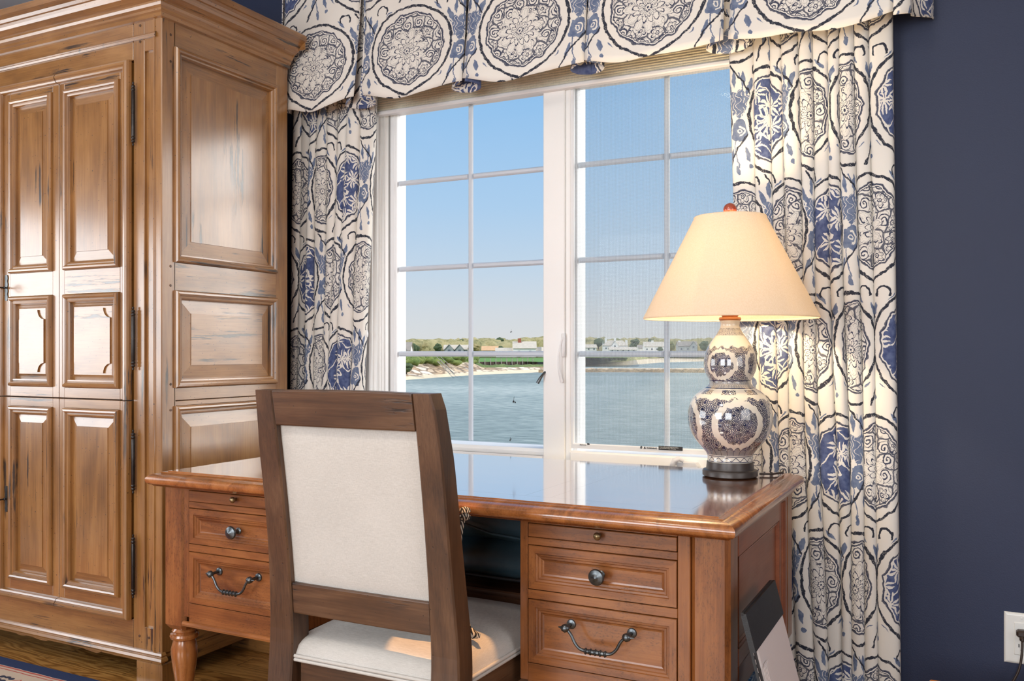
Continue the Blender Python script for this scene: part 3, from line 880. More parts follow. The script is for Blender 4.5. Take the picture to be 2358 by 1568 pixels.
# jambs stepping back to the sashes
jam = [(0, -.0), (.014, -.0), (.014, -.016), (.022, -.016), (.022, -.022), (.034, -.022), (.034, -.03), (.046, -.034), (.046, -.16)]
f.sweep(rect(wx0, wx1, wz0, wz1), jam, lambda a, b, h: (a, YW-h, b))
f.build('casing', M['white_paint'], win)
MB().box(gl1, at(1300, 700, Y=2.95).x, 2.952, 3.1, wz0, wz1, .003).box(at(1300, 700, Y=2.95).x, at(1312, 700, Y=2.95).x, 2.958, 3.1, wz0, wz1, .003).build('mullion', M['white_paint'], win)
mz = [at(1250, 388, Y=2.995).z, at(1250, 603, Y=2.995).z, at(1250, 815, Y=2.995).z]
def sash(name, x0, x1, stw):
    s = MB().sweep(rect(x0-stw, x1+stw, zg0-stw-.018, zg1+stw), [(0, -.08), (0, 0), (stw-.012, 0), (stw-.008, -.006), (stw-.002, -.008), (stw, -.03)], lambda a, b, h: (a, 2.985-h, b))
    o = s.build(name, M['white_vinyl'], win)
    mm = MB(); w = .0105
    xm = (x0+x1)/2
    prof = lambda a0, a1, b0, b1: mm.sweep(rect(a0, a1, b0, b1), [(0, 0), (.003, .006), (w*.62, .009)], lambda a, b, h: (a, 3.005-h, b), capin=True)
    prof(xm-w, xm+w, zg0, zg1)
    for z in mz: prof(x0, xm-w, z-w, z+w); prof(xm+w, x1, z-w, z+w)
    mo = mm.build('muntin_grid', M['muntin'], o)
    MB().box(x0, x1, 3.012, 3.016, zg0, zg1, 0).build('pane', M['glass'], o)
    return o
sash('left_sash', gl0, gl1, .030)
sash('right_sash', gr0, gr1, .030)
# insect screen in its own white frame, on the room side of the right sash
sz0 = at(1340, 1018, Y=2.96).z; sx0 = at(1310, 700, Y=2.96).x; sx1 = gr1+.02
sc = MB().sweep(rect(sx0, sx1, at(1320, 1032, Y=2.96).z, zg1+.02), [(0, -.012), (0, 0), (.015, .002), (.018, -.003), (.018, -.01)], lambda a, b, h: (a, 2.962-h, b)).build('screen_frame', M['white_vinyl'], win)
MB().box(sx0+.017, sx1-.017, 2.972, 2.973, at(1320, 1020, Y=2.96).z, zg1+.01, 0).build('screen_mesh', M['screen'], sc)
# stool and lower stops
MB().box(wx0-.10, wx1+.10, YW-.06, YW, wz0-.03, wz0-.002, .006).build('stool', M['white_paint'], win)
MB().box(wx0+.05, gl1, 2.955, 2.99, wz0, wz0+.022, .006).box(at(1312, 1040, Y=2.95).x, wx1-.04, 2.944, 2.99, wz0, wz0+.048, .006).build('sill_stop', M['white_paint'], win)
# crank operators with folded handles
def crank(x, z, w=.12):
    b = MB(); n = 14
    b.prism([(x-w/2, z)]+[(x-w/2+w*i/n, z+.034*min(1, math.sin(PI*min(max(i/n, .0), 1))*3)) for i in range(n+1)]+[(x+w/2, z)], lambda a, c, h: (a, h, c), 2.905, 2.948)
    o = b.build('crank_cover', M['white_vinyl'], win)
    h = MB()
    h.tube([(x-.028, 2.90, z+.006), (x-.030, 2.893, z+.02), (x-.022, 2.888, z+.042), (x-.008, 2.892, z+.048), (x+.003, 2.90, z+.040)], [.010, .011, .010, .009, .006], 10)
    h.lathe((x-.026, 2.884, z+.018), None, [(0, 0), (.011, .001), (.012, .008), (.008, .02)], 14, axis='y')
    h.build('crank_handle', M['white_vinyl'], o, smooth=50)
crank(at(1577, 1065, Y=2.93).x, wz0+.0, .115)
crank(at(985, 1035, Y=2.93).x, wz0+.012, .11)
# lock levers
def lever(u, v0, v1, Y, lean, mat):
    p0 = at(u, v0, Y=Y); p1 = at(u, v1, Y=Y)
    b = MB(); n = 10; pts = []; rr = []
    for i in range(n+1):
        t = i/n
        pts.append((p0.x+lean*math.sin(PI*t*.9)*(.012), Y-.004-.012*math.sin(PI*t), p0.z+(p1.z-p0.z)*t))
        rr.append(.0032+.0035*max(0, t-.55)*2)
    b.tube(pts, rr, 10)
    b.box(p0.x-.006, p0.x+.006, Y-.006, Y+.012, p0.z-(p0.z-p1.z)*.45, p0.z+.012, .003)
    b.build('lock_lever', mat, win, smooth=60)
lever(1297, 775, 880, 2.945, -1, M['white_vinyl'])
q0 = at(1250, 862, Y=2.94); q1 = at(1238, 882, Y=2.93)
MB().tube([q0+Vector((.004, .02, .012)), q0, (q0+q1)/2+Vector((.001, -.004, 0)), q1], [.004, .004, .006, .0065], 10).build('lock_lever', M['pewter'], win, smooth=60)
# writing on the screen frame
def text(name, s, x, z, y, size, mat, parent, bold=0):
    c = bpy.data.curves.new(name, 'FONT'); c.body = s; c.size = size; c.extrude = .0001; c.offset = bold
    c.materials.append(mat)
    o = bpy.data.objects.new(name, c); C.objects.link(o)
    o.rotation_euler = (PI/2, 0, 0); o.location = (x, y, z)
    adopt(o, parent)
    return o
tp = at(1482, 1034, Y=2.958)
text('maker_mark', 'Andersen', at(1335, 1028, Y=2.958).x, at(1335, 1025, Y=2.958).z, 2.9585, .0062, M['dark_slot'], sc, .0002)
mk = at(1352, 1024, Y=2.958)
MB().prism([(mk.x, mk.z), (mk.x+.009, mk.z), (mk.x+.009, mk.z+.004), (mk.x+.003, mk.z+.006), (mk.x, mk.z+.006)], lambda a, b, h: (a, h, b), 2.9584, 2.959).build('maker_mark', M['dark_slot'], sc)
tx = at(1481, 1033, Y=2.958)
MB().sweep([(tx.x+.001, tx.z+.0), (tx.x+.010, tx.z+.0), (tx.x+.0055, tx.z+.0085)], [(0, 0), (.0001, .0003), (.003, .0003)], lambda a, b, h: (a, 2.959-h, b), capin=True).build('warning_triangle', M['dark_slot'], sc)
MB().prism([(tx.x-.010, tx.z), (tx.x-.006, tx.z-.001), (tx.x-.003, tx.z+.004), (tx.x-.005, tx.z+.010), (tx.x-.008, tx.z+.009), (tx.x-.011, tx.z+.005)], lambda a, b, h: (a, h, b), 2.9584, 2.959).build('hand_symbol', M['pewter'], sc)
text('warning_word', 'WARNING', tx.x+.012, tx.z+.0004, 2.9585, .0078, M['dark_slot'], sc, .0003)
lx = tx.x+.055
lab = MB().box(lx, lx+.084, 2.9583, 2.959, tx.z-.001, tx.z+.0125, .0).build('warning_label', M['dark_slot'], sc)
text('warning_text', 'Screen will not stop child from falling\nout of window. Keep child away.', lx+.003, tx.z+.0072, 2.9581, .0044, M['white_paint'], lab)
# tiny dark marks on the glass
for k, (u, v, sz) in enumerate(((1183, 922, .006), (1177, 763, .003), (1175, 1012, .004))):
    p = at(u, v, Y=3.010)
    b = MB(); n = 9
    for q in range(3):
        ox, oz = random.uniform(-sz, sz), random.uniform(-sz, sz)*1.3
        b.prism([(p.x+ox+sz*.6*random.uniform(.5, 1)*math.cos(2*PI*i/n), p.z+oz+sz*.7*random.uniform(.5, 1)*math.sin(2*PI*i/n)) for i in range(n)], lambda a, c, h: (a, h, c), 3.009, 3.0115)
    b.tube([(p.x, 3.009, p.z), (p.x+sz*.4, 3.009, p.z+sz*2.4)], sz*.12, 6)
    tag(b.build('insect', M['dark_slot']), ['dark crumpled insect stuck mid-height on the left glass, over the water', 'tiny insect speck on the left glass in front of the sky', 'small dark insect at the bottom edge of the left glass'][k], 'insect')

# ---- pleated shade raised under the valance
sh = empty('window_shade', (wx0, 2.90, 2.05), 'cream woven pleated shade drawn up to a thin stack above the window', 'shade')
hb = at(858, 266, Y=2.927).z; ht = hb+.080
MB().box(wx0+.012, wx1-.012, 2.929, 2.957, hb+.012, ht, .004).build('folded_stack', M['shade_cloth'], sh)
b = MB()
for i in range(7): b.box(wx0+.013, wx1-.013, 2.927, 2.956, hb+.016+i*.0088, hb+.0225+i*.0088, .002)
b.build('pleats', M['shade_cloth'], sh)
MB().box(wx0+.010, wx1-.010, 2.924, 2.9565, hb-.002, hb+.014, .004).build('bottom_rail', M['white_vinyl'], sh)
b = MB(); b.box(wx0+.012, wx1-.012, 2.932, 2.957, ht+.002, wz1-.02, .004)
b.tube([(wx0+.012, 2.931, ht+.022), (wx1-.012, 2.931, ht+.022)], .009, 12); b.build('headrail', M['white_paint'], sh)
p = at(843, 762, Y=2.90)
b = MB(); b.tube([(p.x, 2.90, hb), (p.x-.001, 2.90, p.z+.01)], .0009, 6)
cdo = b.build('pull_cord', M['white_vinyl'], sh)
MB().lathe((p.x, 2.90, 0), None, [(0, p.z+.022), (.003, p.z+.02), (.005, p.z+.008), (.0095, p.z-.010), (.0085, p.z-.022), (.004, p.z-.027), (0, p.z-.028)], 16).build('tassel', M['white_vinyl'], cdo, smooth=60)

# ================================================================== CURTAINS AND VALANCE
def catmull(vals, t):
    n = len(vals)-1; x = t*n; i = min(int(x), n-1); f_ = x-i
    p0, p1, p2, p3 = vals[max(i-1, 0)], vals[i], vals[i+1], vals[min(i+2, n)]
    return .5*((2*p1)+(-p0+p2)*f_+(2*p0-5*p1+4*p2-p3)*f_*f_+(-p0+3*p1-3*p2+p3)*f_**3)
def curtain(name, label, xt0, xt1, xb0, xb1, ztop, folds, seed, phase=0.0, uoff=0.0, voff=0.0, sharp=1.0):
    rnd = random.Random(seed)
    # irregular fold boundaries
    ws = [f_ for f_ in folds]; tot = sum(ws)
    bounds = [0]
    for w_ in ws: bounds.append(bounds[-1]+w_/tot)
    offs = [rnd.uniform(-.012, .012) for _ in ws]
    amp = [rnd.uniform(.034, .046) for _ in ws]
    ns = 26*len(ws); nz = 46
    ycen = 2.884
    def plan(s):
        # rounded tube-like folds: each fold swings out to the room and tucks back in
        k = 0
        while k < len(ws)-1 and s > bounds[k+1]: k += 1
        t = (s-bounds[k])/(bounds[k+1]-bounds[k])
        yy = abs(math.sin(PI*t))**.55
        xx = s+(bounds[k+1]-bounds[k])*.16*math.sin(2*PI*t)*-1
        return xx, -amp[k]*yy+.022+offs[k]*.2*math.sin(PI*t)
    P = [plan(i/ns) for i in range(ns+1)]
    # arc length for the print
    al = [0.0]
    wmid = (xt1-xt0)
    for i in range(ns):
        al.append(al[-1]+math.hypot((P[i+1][0]-P[i][0])*wmid, (P[i+1][1]-P[i][1])*1.5)*1.1)
    mb = MB(); mb.uv = []
    wob = [rnd.uniform(0, 6) for _ in range(6)]
    for j in range(nz+1):
        g = j/nz; z = ztop*(1-g)+.015*g
        for i in range(ns+1):
            s = i/ns; px, py = P[i]
            x0 = xt0+(xb0-xt0)*g; x1 = xt1+(xb1-xt1)*g
            sw = .006*math.sin(g*4+wob[0]+s*5)+.004*math.sin(g*9+wob[1]+s*11)
            k = .72+.28*min(1, g*3)
            mb.v.append((x0+(x1-x0)*px+sw*math.sin(PI*s), ycen+py*k+.004*math.sin(g*7+wob[2]+s*17), z))
            mb.uv.append((al[i]+uoff, z+voff))
    for j in range(nz):
        for i in range(ns):
            q = j*(ns+1)+i
            mb.f.append((q, q+1, q+ns+2, q+ns+1)); mb.m.append(0)
    o = mb.build('curtain_panel', M['toile'], None, smooth=180)
    o.name = name
    md = o.modifiers.new('thick', 'SOLIDIFY'); md.thickness = .0025; md.offset = 0
    tag(o, label, 'curtain', 'printed curtain panels')
    return o
XC = lambda u, v: at(u, v, Y=2.85).x
curtain('curtain_panel', 'blue and cream printed curtain panel hanging between the wooden armoire and the window',
        XC(668, 260), XC(856, 240), XC(655, 890)-.015, XC(822, 905)-.05, 2.36, [.9, 1.0, .8, 1.1, .9, 1.0, 1.5, 1.3], 3, uoff=.07, voff=.02)
curtain('curtain_panel', 'blue and cream printed curtain panel at the right of the window, behind the table lamp',
        XC(1668, 150), XC(2050, 100), XC(1708, 900)+.01, XC(2072, 1500), 2.36, [1.7, 1.3, .9, 1.2, .9, 1.1, .8, 1.0, .9, 1.5], 11, uoff=.13, voff=.30)

# ---- box-pleated valance
YV = 2.77
def vx(u, v): return at(u, v, Y=YV).x
val = empty('pleated_valance', (vx(1350, 50), YV, 2.1), 'blue and cream printed box pleated valance across the top of the window', 'valance')
seams = [(vx(640, 240), vx(812, 222)), (vx(828, 225), vx(1061, 185)), (vx(1070, 170), vx(1342, 135)), (vx(1350, 130), vx(1660, 88)), (vx(1682, 66), vx(2052, 8))]
zt = 2.56
zedge = at(1060, 185, Y=YV).z; zmid = zedge-.016
def vpanel(k, x0, x1):
    mb = MB(); mb.uv = []
    n, mz_ = 28, 20; xc = (x0+x1)/2
    for j in range(mz_+1):
        for i in range(n+1):
            s = i/n; g = j/mz_
            zb = zedge-.030*math.sin(PI*s)**1.0+.006*math.sin(9*s+k)
            z = zt+(zb-zt)*g
            x = x0+(x1-x0)*s
            flare = g*g*.045
            edge = (abs(s-.5)*2)**6
            y = YV+.03-flare+edge*.014+.004*math.sin(s*7+k*2)*g+.003*math.sin(s*17+k)*g
            x += (s-.5)*.012*g
            mb.v.append((x, y, z))
            mb.uv.append((x-xc, z-2.245))
    for j in range(mz_):
        for i in range(n):
            q = j*(n+1)+i
            mb.f.append((q, q+1, q+n+2, q+n+1)); mb.m.append(0)
    o = mb.build('valance_panel', M['toile'], val, smooth=180)
    md = o.modifiers.new('thick', 'SOLIDIFY'); md.thickness = .003
for k, (x0, x1) in enumerate(seams): vpanel(k, x0, x1)
def pleat(x0, x1, k):
    """the folded-in cloth of an inverted box pleat, open at the hem"""
    mb = MB(); mb.uv = []
    prof = [(x0-.002, 0), (x0-.030, .014), (x0-.048, .03), (x0-.03, .05), (x0+.005, .058), ((x0+x1)/2, .060), (x1-.005, .058), (x1+.03, .050), (x1+.045, .03), (x1+.03, .014), (x1+.002, 0)]
    n = len(prof)*4; m_ = 16
    al = 0; last = None
    pts = []
    for i in range(n+1):
        t = i/n
        pts.append((catmull([p[0] for p in prof], t), catmull([p[1] for p in prof], t)))
    acc = [0]
    for i in range(n): acc.append(acc[-1]+math.dist(pts[i], pts[i+1]))
    for j in range(m_+1):
        g = j/m_
        for i in range(n+1):
            px, py = pts[i]
            xm = (x0+x1)/2
            px = xm+(px-xm)*(.35+.75*g)
            zb = zedge-.006-.024*(py/.06)
            flare = g*g*.045*(1-py/.09)
            mb.v.append((px, YV+.040-flare+py*.6, zt+(zb-zt)*g))
            mb.uv.append((acc[i]+.17+k*.11, zt+(zb-zt)*g-2.05))
    for j in range(m_):
        for i in range(n):
            q = j*(n+1)+i
            mb.f.append((q, q+1, q+n+2, q+n+1)); mb.m.append(0)
    o = mb.build('pleat', M['toile'], val, smooth=180)
    md = o.modifiers.new('thick', 'SOLIDIFY'); md.thickness = .003
for k in range(4): pleat(seams[k][1], seams[k+1][0], k)
# returns to the wall at both ends
def vreturn(x0, x1, s):
    mb = MB(); mb.uv = []
    n, m_ = 16, 16
    for j in range(m_+1):
        g = j/m_
        for i in range(n+1):
            t = i/n
            x = x0+(x1-x0)*t**.7+s*.012*math.sin(t*9)*g; y = YV+.03-g*g*.04*(1-t)+(YW-.005-YV-.03)*t**1.3
            z = zt+((zedge-.014+(at(2143, 45, Y=YW-.01).z-zedge+.014)*t)-zt)*g
            mb.v.append((x, y, z)); mb.uv.append((t*.26*s+.13, z-2.245+.05))
    for j in range(m_):
        for i in range(n):
            q = j*(n+1)+i
            mb.f.append((q, q+1, q+n+2, q+n+1)); mb.m.append(0)
    o = mb.build('valance_return', M['toile'], val, smooth=180)
    md = o.modifiers.new('thick', 'SOLIDIFY'); md.thickness = .003
vreturn(seams[4][1]+.006, at(2143, 45, Y=YW-.01).x, 1)
vreturn(seams[0][0]-.004, seams[0][0]-.03, -1)

# ================================================================== ARMOIRE
AX, AY, AB = -2.396, 2.13, 2.75       # right side face, front face, back
arm = empty('armoire', (-3.25, 2.44, 0), 'tall waxed walnut armoire with moulded panel doors standing left of the window', 'armoire')
front = lambda a, b, h: (a, AY-h, b)
side = lambda a, b, h: (AX+h, a, b)
xc0, xc1 = -4.02, AX
# bead and bevel of every fielded panel; (inward, height)
PAN = [(0, 0), (.001, .008), (.005, .0135), (.011, .015), (.016, .012), (.019, .006), (.022, .0075), (.027, .006), (.030, .000), (.031, -.009)]
def panel_prof(bev, step=.0022, lift=.004):
    return PAN+[(.031+bev, -.009+lift), (.0315+bev, -.009+lift+step)]
WO = [aw['z'], aw['x'], aw['y'], bw['x']]
def quadmis(h=1): return [h, 0, h, 0]
# frame: posts, rails, plinth
b = MB()
zs = at(0, 911, Y=AY).z                # seam between upper and lower case
b.box(-2.530, -2.478, AY, AY+.03, .11, 2.246, .002)                  # stile beside the doors
b.box(-2.432, AX, AY, AY+.06, .11, 2.246, .003)                      # corner post
b.box(-2.478, -2.432, AY+.010, AY+.03, .11, 2.246, 0)                # sunk strip
b.box(-2.478, -2.432, AY, AY+.03, 2.135, 2.246, .0015, 0).box(-2.478, -2.432, AY, AY+.03, .11, .193, .0015, 0)
b.box(-4.02, -2.532, AY+.0005, AY+.03, 2.113, 2.246, .0015, 1).box(-4.02, -2.532, AY+.0005, AY+.03, .11, .212, .0015, 1)
b.box(-4.02, -3.915, AY, AY+.03, .11, 2.246, .002)
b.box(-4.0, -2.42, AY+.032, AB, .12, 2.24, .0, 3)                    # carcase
b.box(-4.02, AX, AY, AY+.0, .0, .0, 0) if False else None
b.build('frame', WO, arm)
b = MB()
b.sweep([(-2.432, 2.246), (-2.432, .11)], [(0, -.010), (0, .002), (.0025, .0045), (.006, .004), (.0075, .001), (.010, -.010)][::1], front, closed=False)
b.sweep([(-4.02, at(330, 70, Y=AY).z-.03), (-2.42, at(330, 70, Y=AY).z-.03)], [(0, 0), (-.001, .006), (.004, .010), (.009, .006), (.012, .009), (.016, .004), (.018, 0)], front, closed=False, mis=None)
b.build('bead_moulding', [aw['z'], aw['x']], arm)
# right side: stiles, rails, three fielded panels
sp = [(2.183, 2.685, 1.425, 2.155), (2.183, 2.685, .999, 1.330), (2.183, 2.685, .26, .938)]
b = MB()
b.box(AX-.03, AX, AY+.0605, sp[0][0], .11, 2.246, .0015, 0).box(AX-.03, AX, sp[0][1], AB, .075, 2.246, .002, 0)
for z0, z1 in ((2.155, 2.246), (1.330, 1.425), (zs, .999), (.938, zs-.0025), (.11, .26)):
    b.box(AX-.03, AX-.0004, sp[0][0], sp[0][1], z0, z1, .0012, 2)
b.build('side_frame', WO, arm)
for k, (y0, y1, z0, z1) in enumerate(sp):
    g = 0 if k != 1 else 2
    b = MB().sweep(rect(y0, y1, z0, z1), panel_prof(.045, .0022, .005), side, capin=True, mis=[2, 0, 2, 0], capmi=g)
    b.build('side_panel', WO, arm)
pegs = [(2.168, 2.10), (2.168, 2.19), (2.168, 1.345), (2.168, 1.41), (2.168, 1.012), (2.168, .925)]
for y, z in pegs: MB().lathe((AX-.002, y, z), None, [(.0045, 0), (.0045, .003), (.003, .0035)], 10, axis='x').build('dowel_peg', cw['x'], arm)
for x, z in ((-2.497, 2.225), (-2.497, 2.17), (-2.50, .16), (-2.455, .16)): MB().lathe((x, AY+.001, z), None, [(.0045, 0), (.0045, -.003), (.003, -.0035)], 10, axis='y').build('dowel_peg', cw['x'], arm)
# cornice
CP = [(0, 2.236), (.010, 2.238), (.012, 2.250), (.018, 2.254), (.018, 2.262), (.026, 2.268), (.030, 2.276), (.030, 2.283), (.040, 2.287), (.056, 2.296), (.062, 2.304),
      (.066, 2.312), (.072, 2.314), (.080, 2.322), (.090, 2.328), (.096, 2.330), (.096, 2.351), (.092, 2.354)]
b = MB()
b.sweep([(xc0, AB), (xc0, AY), (AX, AY), (AX, AB)][::1], [(-d, z) for d, z in CP], lambda a, c, h: (a, c, h), closed=False, mis=[2, 1, 2, 2])
b.box(xc0-.09, AX+.09, AY-.09, AB, 2.352, 2.357, .002, 1)
b.prism([(xc0-.09, 2.30), (AX+.09, 2.30), (AX+.09, 2.352), (AX+.001, 2.24), (xc0-.001, 2.24), (xc0-.09, 2.352)], lambda a, c, h: (a, h, c), AB-.004, AB, 1)
b.build('cornice', WO, arm)
# plinth moulding, scrubbed lower apron and feet
b = MB()
b.sweep([(xc0, AB), (xc0, AY), (AX, AY), (AX, AY+.012)], [(-.0, .118), (-.006, .116), (-.010, .110), (-.008, .105), (-.014, .102), (-.018, .094), (-.014, .088), (-.002, .086), (-.002, .078), (0, .076)], lambda a, c, h: (a, c, h), closed=False, mis=[2, 1, 2, 2])
n = 60
poly = [(xc0+.01, .09)]+[(xc0+.01+(AX-xc0-.012)*i/n, .078-.012*math.sin(i*.9)*math.sin(i*.37)*(.4+.6*random.random())-.004) for i in range(n+1)]+[(AX-.002, .09)]
b.prism(poly, front, -.028, -.004, 1)
b.build('plinth_moulding', WO, arm)
b = MB(); b.box(AX-.030, AX-.002, AY+.0, AB, .052, .11, .004, 2); b.build('side_apron', WO, arm)
MB().box(AX-.115, AX+.006, AY-.006, AY+.10, 0, .080, .004, 0).build('foot', WO, arm)
MB().box(AX-.10, AX+.16, 2.545, 2.66, 0, .118, .006, 1).build('foot', WO, arm)
MB().box(xc0, xc0+.11, AY, AY+.10, 0, .076, .004, 0).build('foot', WO, arm)

# ---- doors: each is two leaves of stiles, rails and fielded panels inside a bolection moulding
BOL = [(0, 0), (.001, .010), (.004, .018), (.010, .022), (.017, .021), (.021, .016), (.024, .017), (.029, .013), (.032, .005), (.033, 0)]
dx0, dx1, xm = -3.240, -2.538, -2.903
def cart(x0, x1, z0, z1, r):
    p = []
    p += arc(x0, z0, r, PI/2, 0, 6); p += arc(x1, z0, r, PI, PI/2, 6)
    p += arc(x1, z1, r, 1.5*PI, PI, 6); p += arc(x0, z1, r, 2*PI, 1.5*PI, 6)
    return p
def door(name, label_part, z0, z1, up, mirror=0.0):
    mx = (lambda x: x) if not mirror else (lambda x: 2*mirror-x)
    fr = lambda a, c, h: (mx(a), AY-.006-h, c)
    def bx(b, a0, a1, c0, c1, e, mi): b.box(mx(a0), mx(a1), AY-.006, AY+.016, c0, c1, e, mi)
    D = MB()
    cols = [(-3.240, -3.179, -2.938, -2.9042, ), (-2.9018, -2.875, -2.588, -2.538)]
    rows = [(1.326, .995), (2.055, 1.412)] if up else [(.922, .280)]
    rows = [(a, c) if a > c else (c, a) for a, c in rows]
    for cx0, px0, px1, cx1 in cols:
        bx(D, cx0, px0, z0, z1, .0015, 0); bx(D, px1, cx1, z0, z1, .0015, 0)
        zz = z0
        for top, bot in sorted(rows, key=lambda r: r[0]):
            bx(D, px0+.0003, px1-.0003, zz, bot, .0012, 1); zz = top
        bx(D, px0+.0003, px1-.0003, zz, z1, .0012, 1)
    d = D.build(name, WO, arm)
    for ci, (cx0, px0, px1, cx1) in enumerate(cols):
        for ri, (top, bot) in enumerate(rows):
            small = up and ri == 0
            P_ = MB()
            r_ = rect(px0, px1, bot, top)
            if small:
                P_.sweep(r_, PAN+[(.046, -.004)], fr, capin=True, mis=[1, 0, 1, 0], capmi=1)
                P_.prism(cart(px0+.052, px1-.050, bot+.052, top-.052, .034), fr, -.0045, .0015, 1)
            else:
                P_.sweep(r_, panel_prof(.032 if ci else .028, .003, .006), fr, capin=True, mis=[1, 0, 1, 0], capmi=0)
            P_.build('panel', WO, d)
    # bolection moulding round the pair, notched where the leaves meet
    m_ = MB()
    if up: pts1 = [(xm-.0015, z1+.004), (dx0-.006, z1+.004), (dx0-.006, z0)]; pts2 = [(dx1+.006, z0), (dx1+.006, z1+.004), (xm+.0015, z1+.004)]
    else: pts1 = [(dx0-.006, z1), (dx0-.006, z0-.004), (xm-.0015, z0-.004)]; pts2 = [(xm+.0015, z0-.004), (dx1+.006, z0-.004), (dx1+.006, z1)]
    for p_ in (pts1, pts2):
        hor = [0 if abs(p_[i][0]-p_[i+1][0]) < .001 else 1 for i in range(2)]+[0]
        m_.sweep(p_, BOL, fr, closed=False, mis=hor)
    m_.build('door_moulding', WO, d)
    return d
dU = door('upper_door', '', zs+.0015, 2.108, True)
dL = door('lower_door', '', .214, zs-.0025, False)
door('upper_door', '', zs+.0015, 2.108, True, mirror=-3.2495)
door('lower_door', '', .214, zs-.0025, False, mirror=-3.2495)
# barrel hinges
def hinge(z0, z1, x=-2.516):
    b = MB(); r = .0062; L = z1-z0
    pr = [(0, z0), (.003, z0+.002), (.0035, z0+.006), (.002, z0+.010), (.0055, z0+.013), (.0065, z0+.017), (.0045, z0+.021), (.0068, z0+.025), (.0068, z0+.029), (.005, z0+.032), (r, z0+.035), (r, z0+L/2-.0008), (r*.8, z0+L/2-.0008), (r*.8, z0+L/2+.0008), (r, z0+L/2+.0008), (r, z1-.035),
          (.005, z1-.032), (.0068, z1-.029), (.0068, z1-.025), (.0045, z1-.021), (.0065, z1-.017), (.0055, z1-.013), (.002, z1-.010), (.0035, z1-.006), (.003, z1-.002), (0, z1)]
    b.lathe((x, AY-.013, 0), None, pr, 14)
    return b.build('hinge', M['iron'], arm, smooth=40)
for v0, v1 in ((190, 338), (706, 853), (988, 1136), (1228, 1376)):
    hinge(at(314, v1, Y=AY).z, at(314, v0, Y=AY).z)
# keys in their scrolled plates
def key(zc, d):
    x = -3.199
    b = MB(); n = 28
    P_ = []
    for i in range(n): 
        t = i/(n-1); P_.append((x+.0055+.003*abs(math.sin(t*PI*4)), zc-.048+.096*t))
    P_ += [(2*x-a, c) for a, c in P_[::-1]]
    b.prism(P_, front, .007, .009)
    e = b.build('escutcheon', M['pewter'], d)
    k = MB()
    k.tube([(x, AY-.006, zc), (x, AY-.040, zc)], .0028, 10)
    k.lathe((x, AY-.014, zc), None, [(.003, 0), (.0055, -.003), (.003, -.006)], 10, axis='y')
    ring = [(x, AY-.052-.012*math.cos(2*PI*i/16), zc+.013*math.sin(2*PI*i/16)) for i in range(17)]
    k.tube(ring, .0024, 8)
    k.tube([(x, AY-.042, zc+.009), (x, AY-.052, zc+.0), (x, AY-.062, zc+.009)], .002, 6)
    k.build('key', M['iron'], d, smooth=50)
key(1.36, dU); key(.573, dL)

# ================================================================== DESK
DX0, DX1, DY0, DY1 = -2.215, -.440, 1.905, 2.80
FY = 1.96                                 # drawer-front plane
SX = -.465                                # right side plane
desk = empty('writing_desk', (-1.33, 2.35, 0), 'large cherry pedestal desk with inlaid glossy top under the window', 'desk')
DW = [dw['z'], dw['x'], dw['y'], pw['z']]
TP = [(.048, .7600), (.046, .7575), (.034, .7575), (.032, .7545), (.026, .7535), (.016, .752), (.007, .748), (.001, .741), (0, .734), (.002, .727), (.008, .7215), (.014, .720), (.018, .716), (.040, .713)]
b = MB()
b.sweep(rect(DX0, DX1, DY0, DY1), TP, lambda a, c, h: (a, c, h), mis=[1, 0, 1, 0])
b.v.append((0, 0, 0)); b.v.pop()
o = b.build('top_edge', [pw['x'], pw['y']], desk, smooth=50)
MB().add([(DX0+.048, DY0+.048, .76), (DX1-.048, DY0+.048, .76), (DX1-.048, DY1-.048, .76), (DX0+.048, DY1-.048, .76),
          (DX0+.048, DY0+.048, .715), (DX1-.048, DY0+.048, .715), (DX1-.048, DY1-.048, .715), (DX0+.048, DY1-.048, .715)],
         [(0, 1, 2, 3), (7, 6, 5, 4), (0, 4, 5, 1), (1, 5, 6, 2), (2, 6, 7, 3), (3, 7, 4, 0)]).build('desk_top', M['desktop'], desk)
ffr = lambda a, c, h: (a, FY-h, c)
ZB = .292                                # underside of the pedestals
yb = DY1-.055
rowz = [(.672, .704), (.545, .651), (.366, .520)]
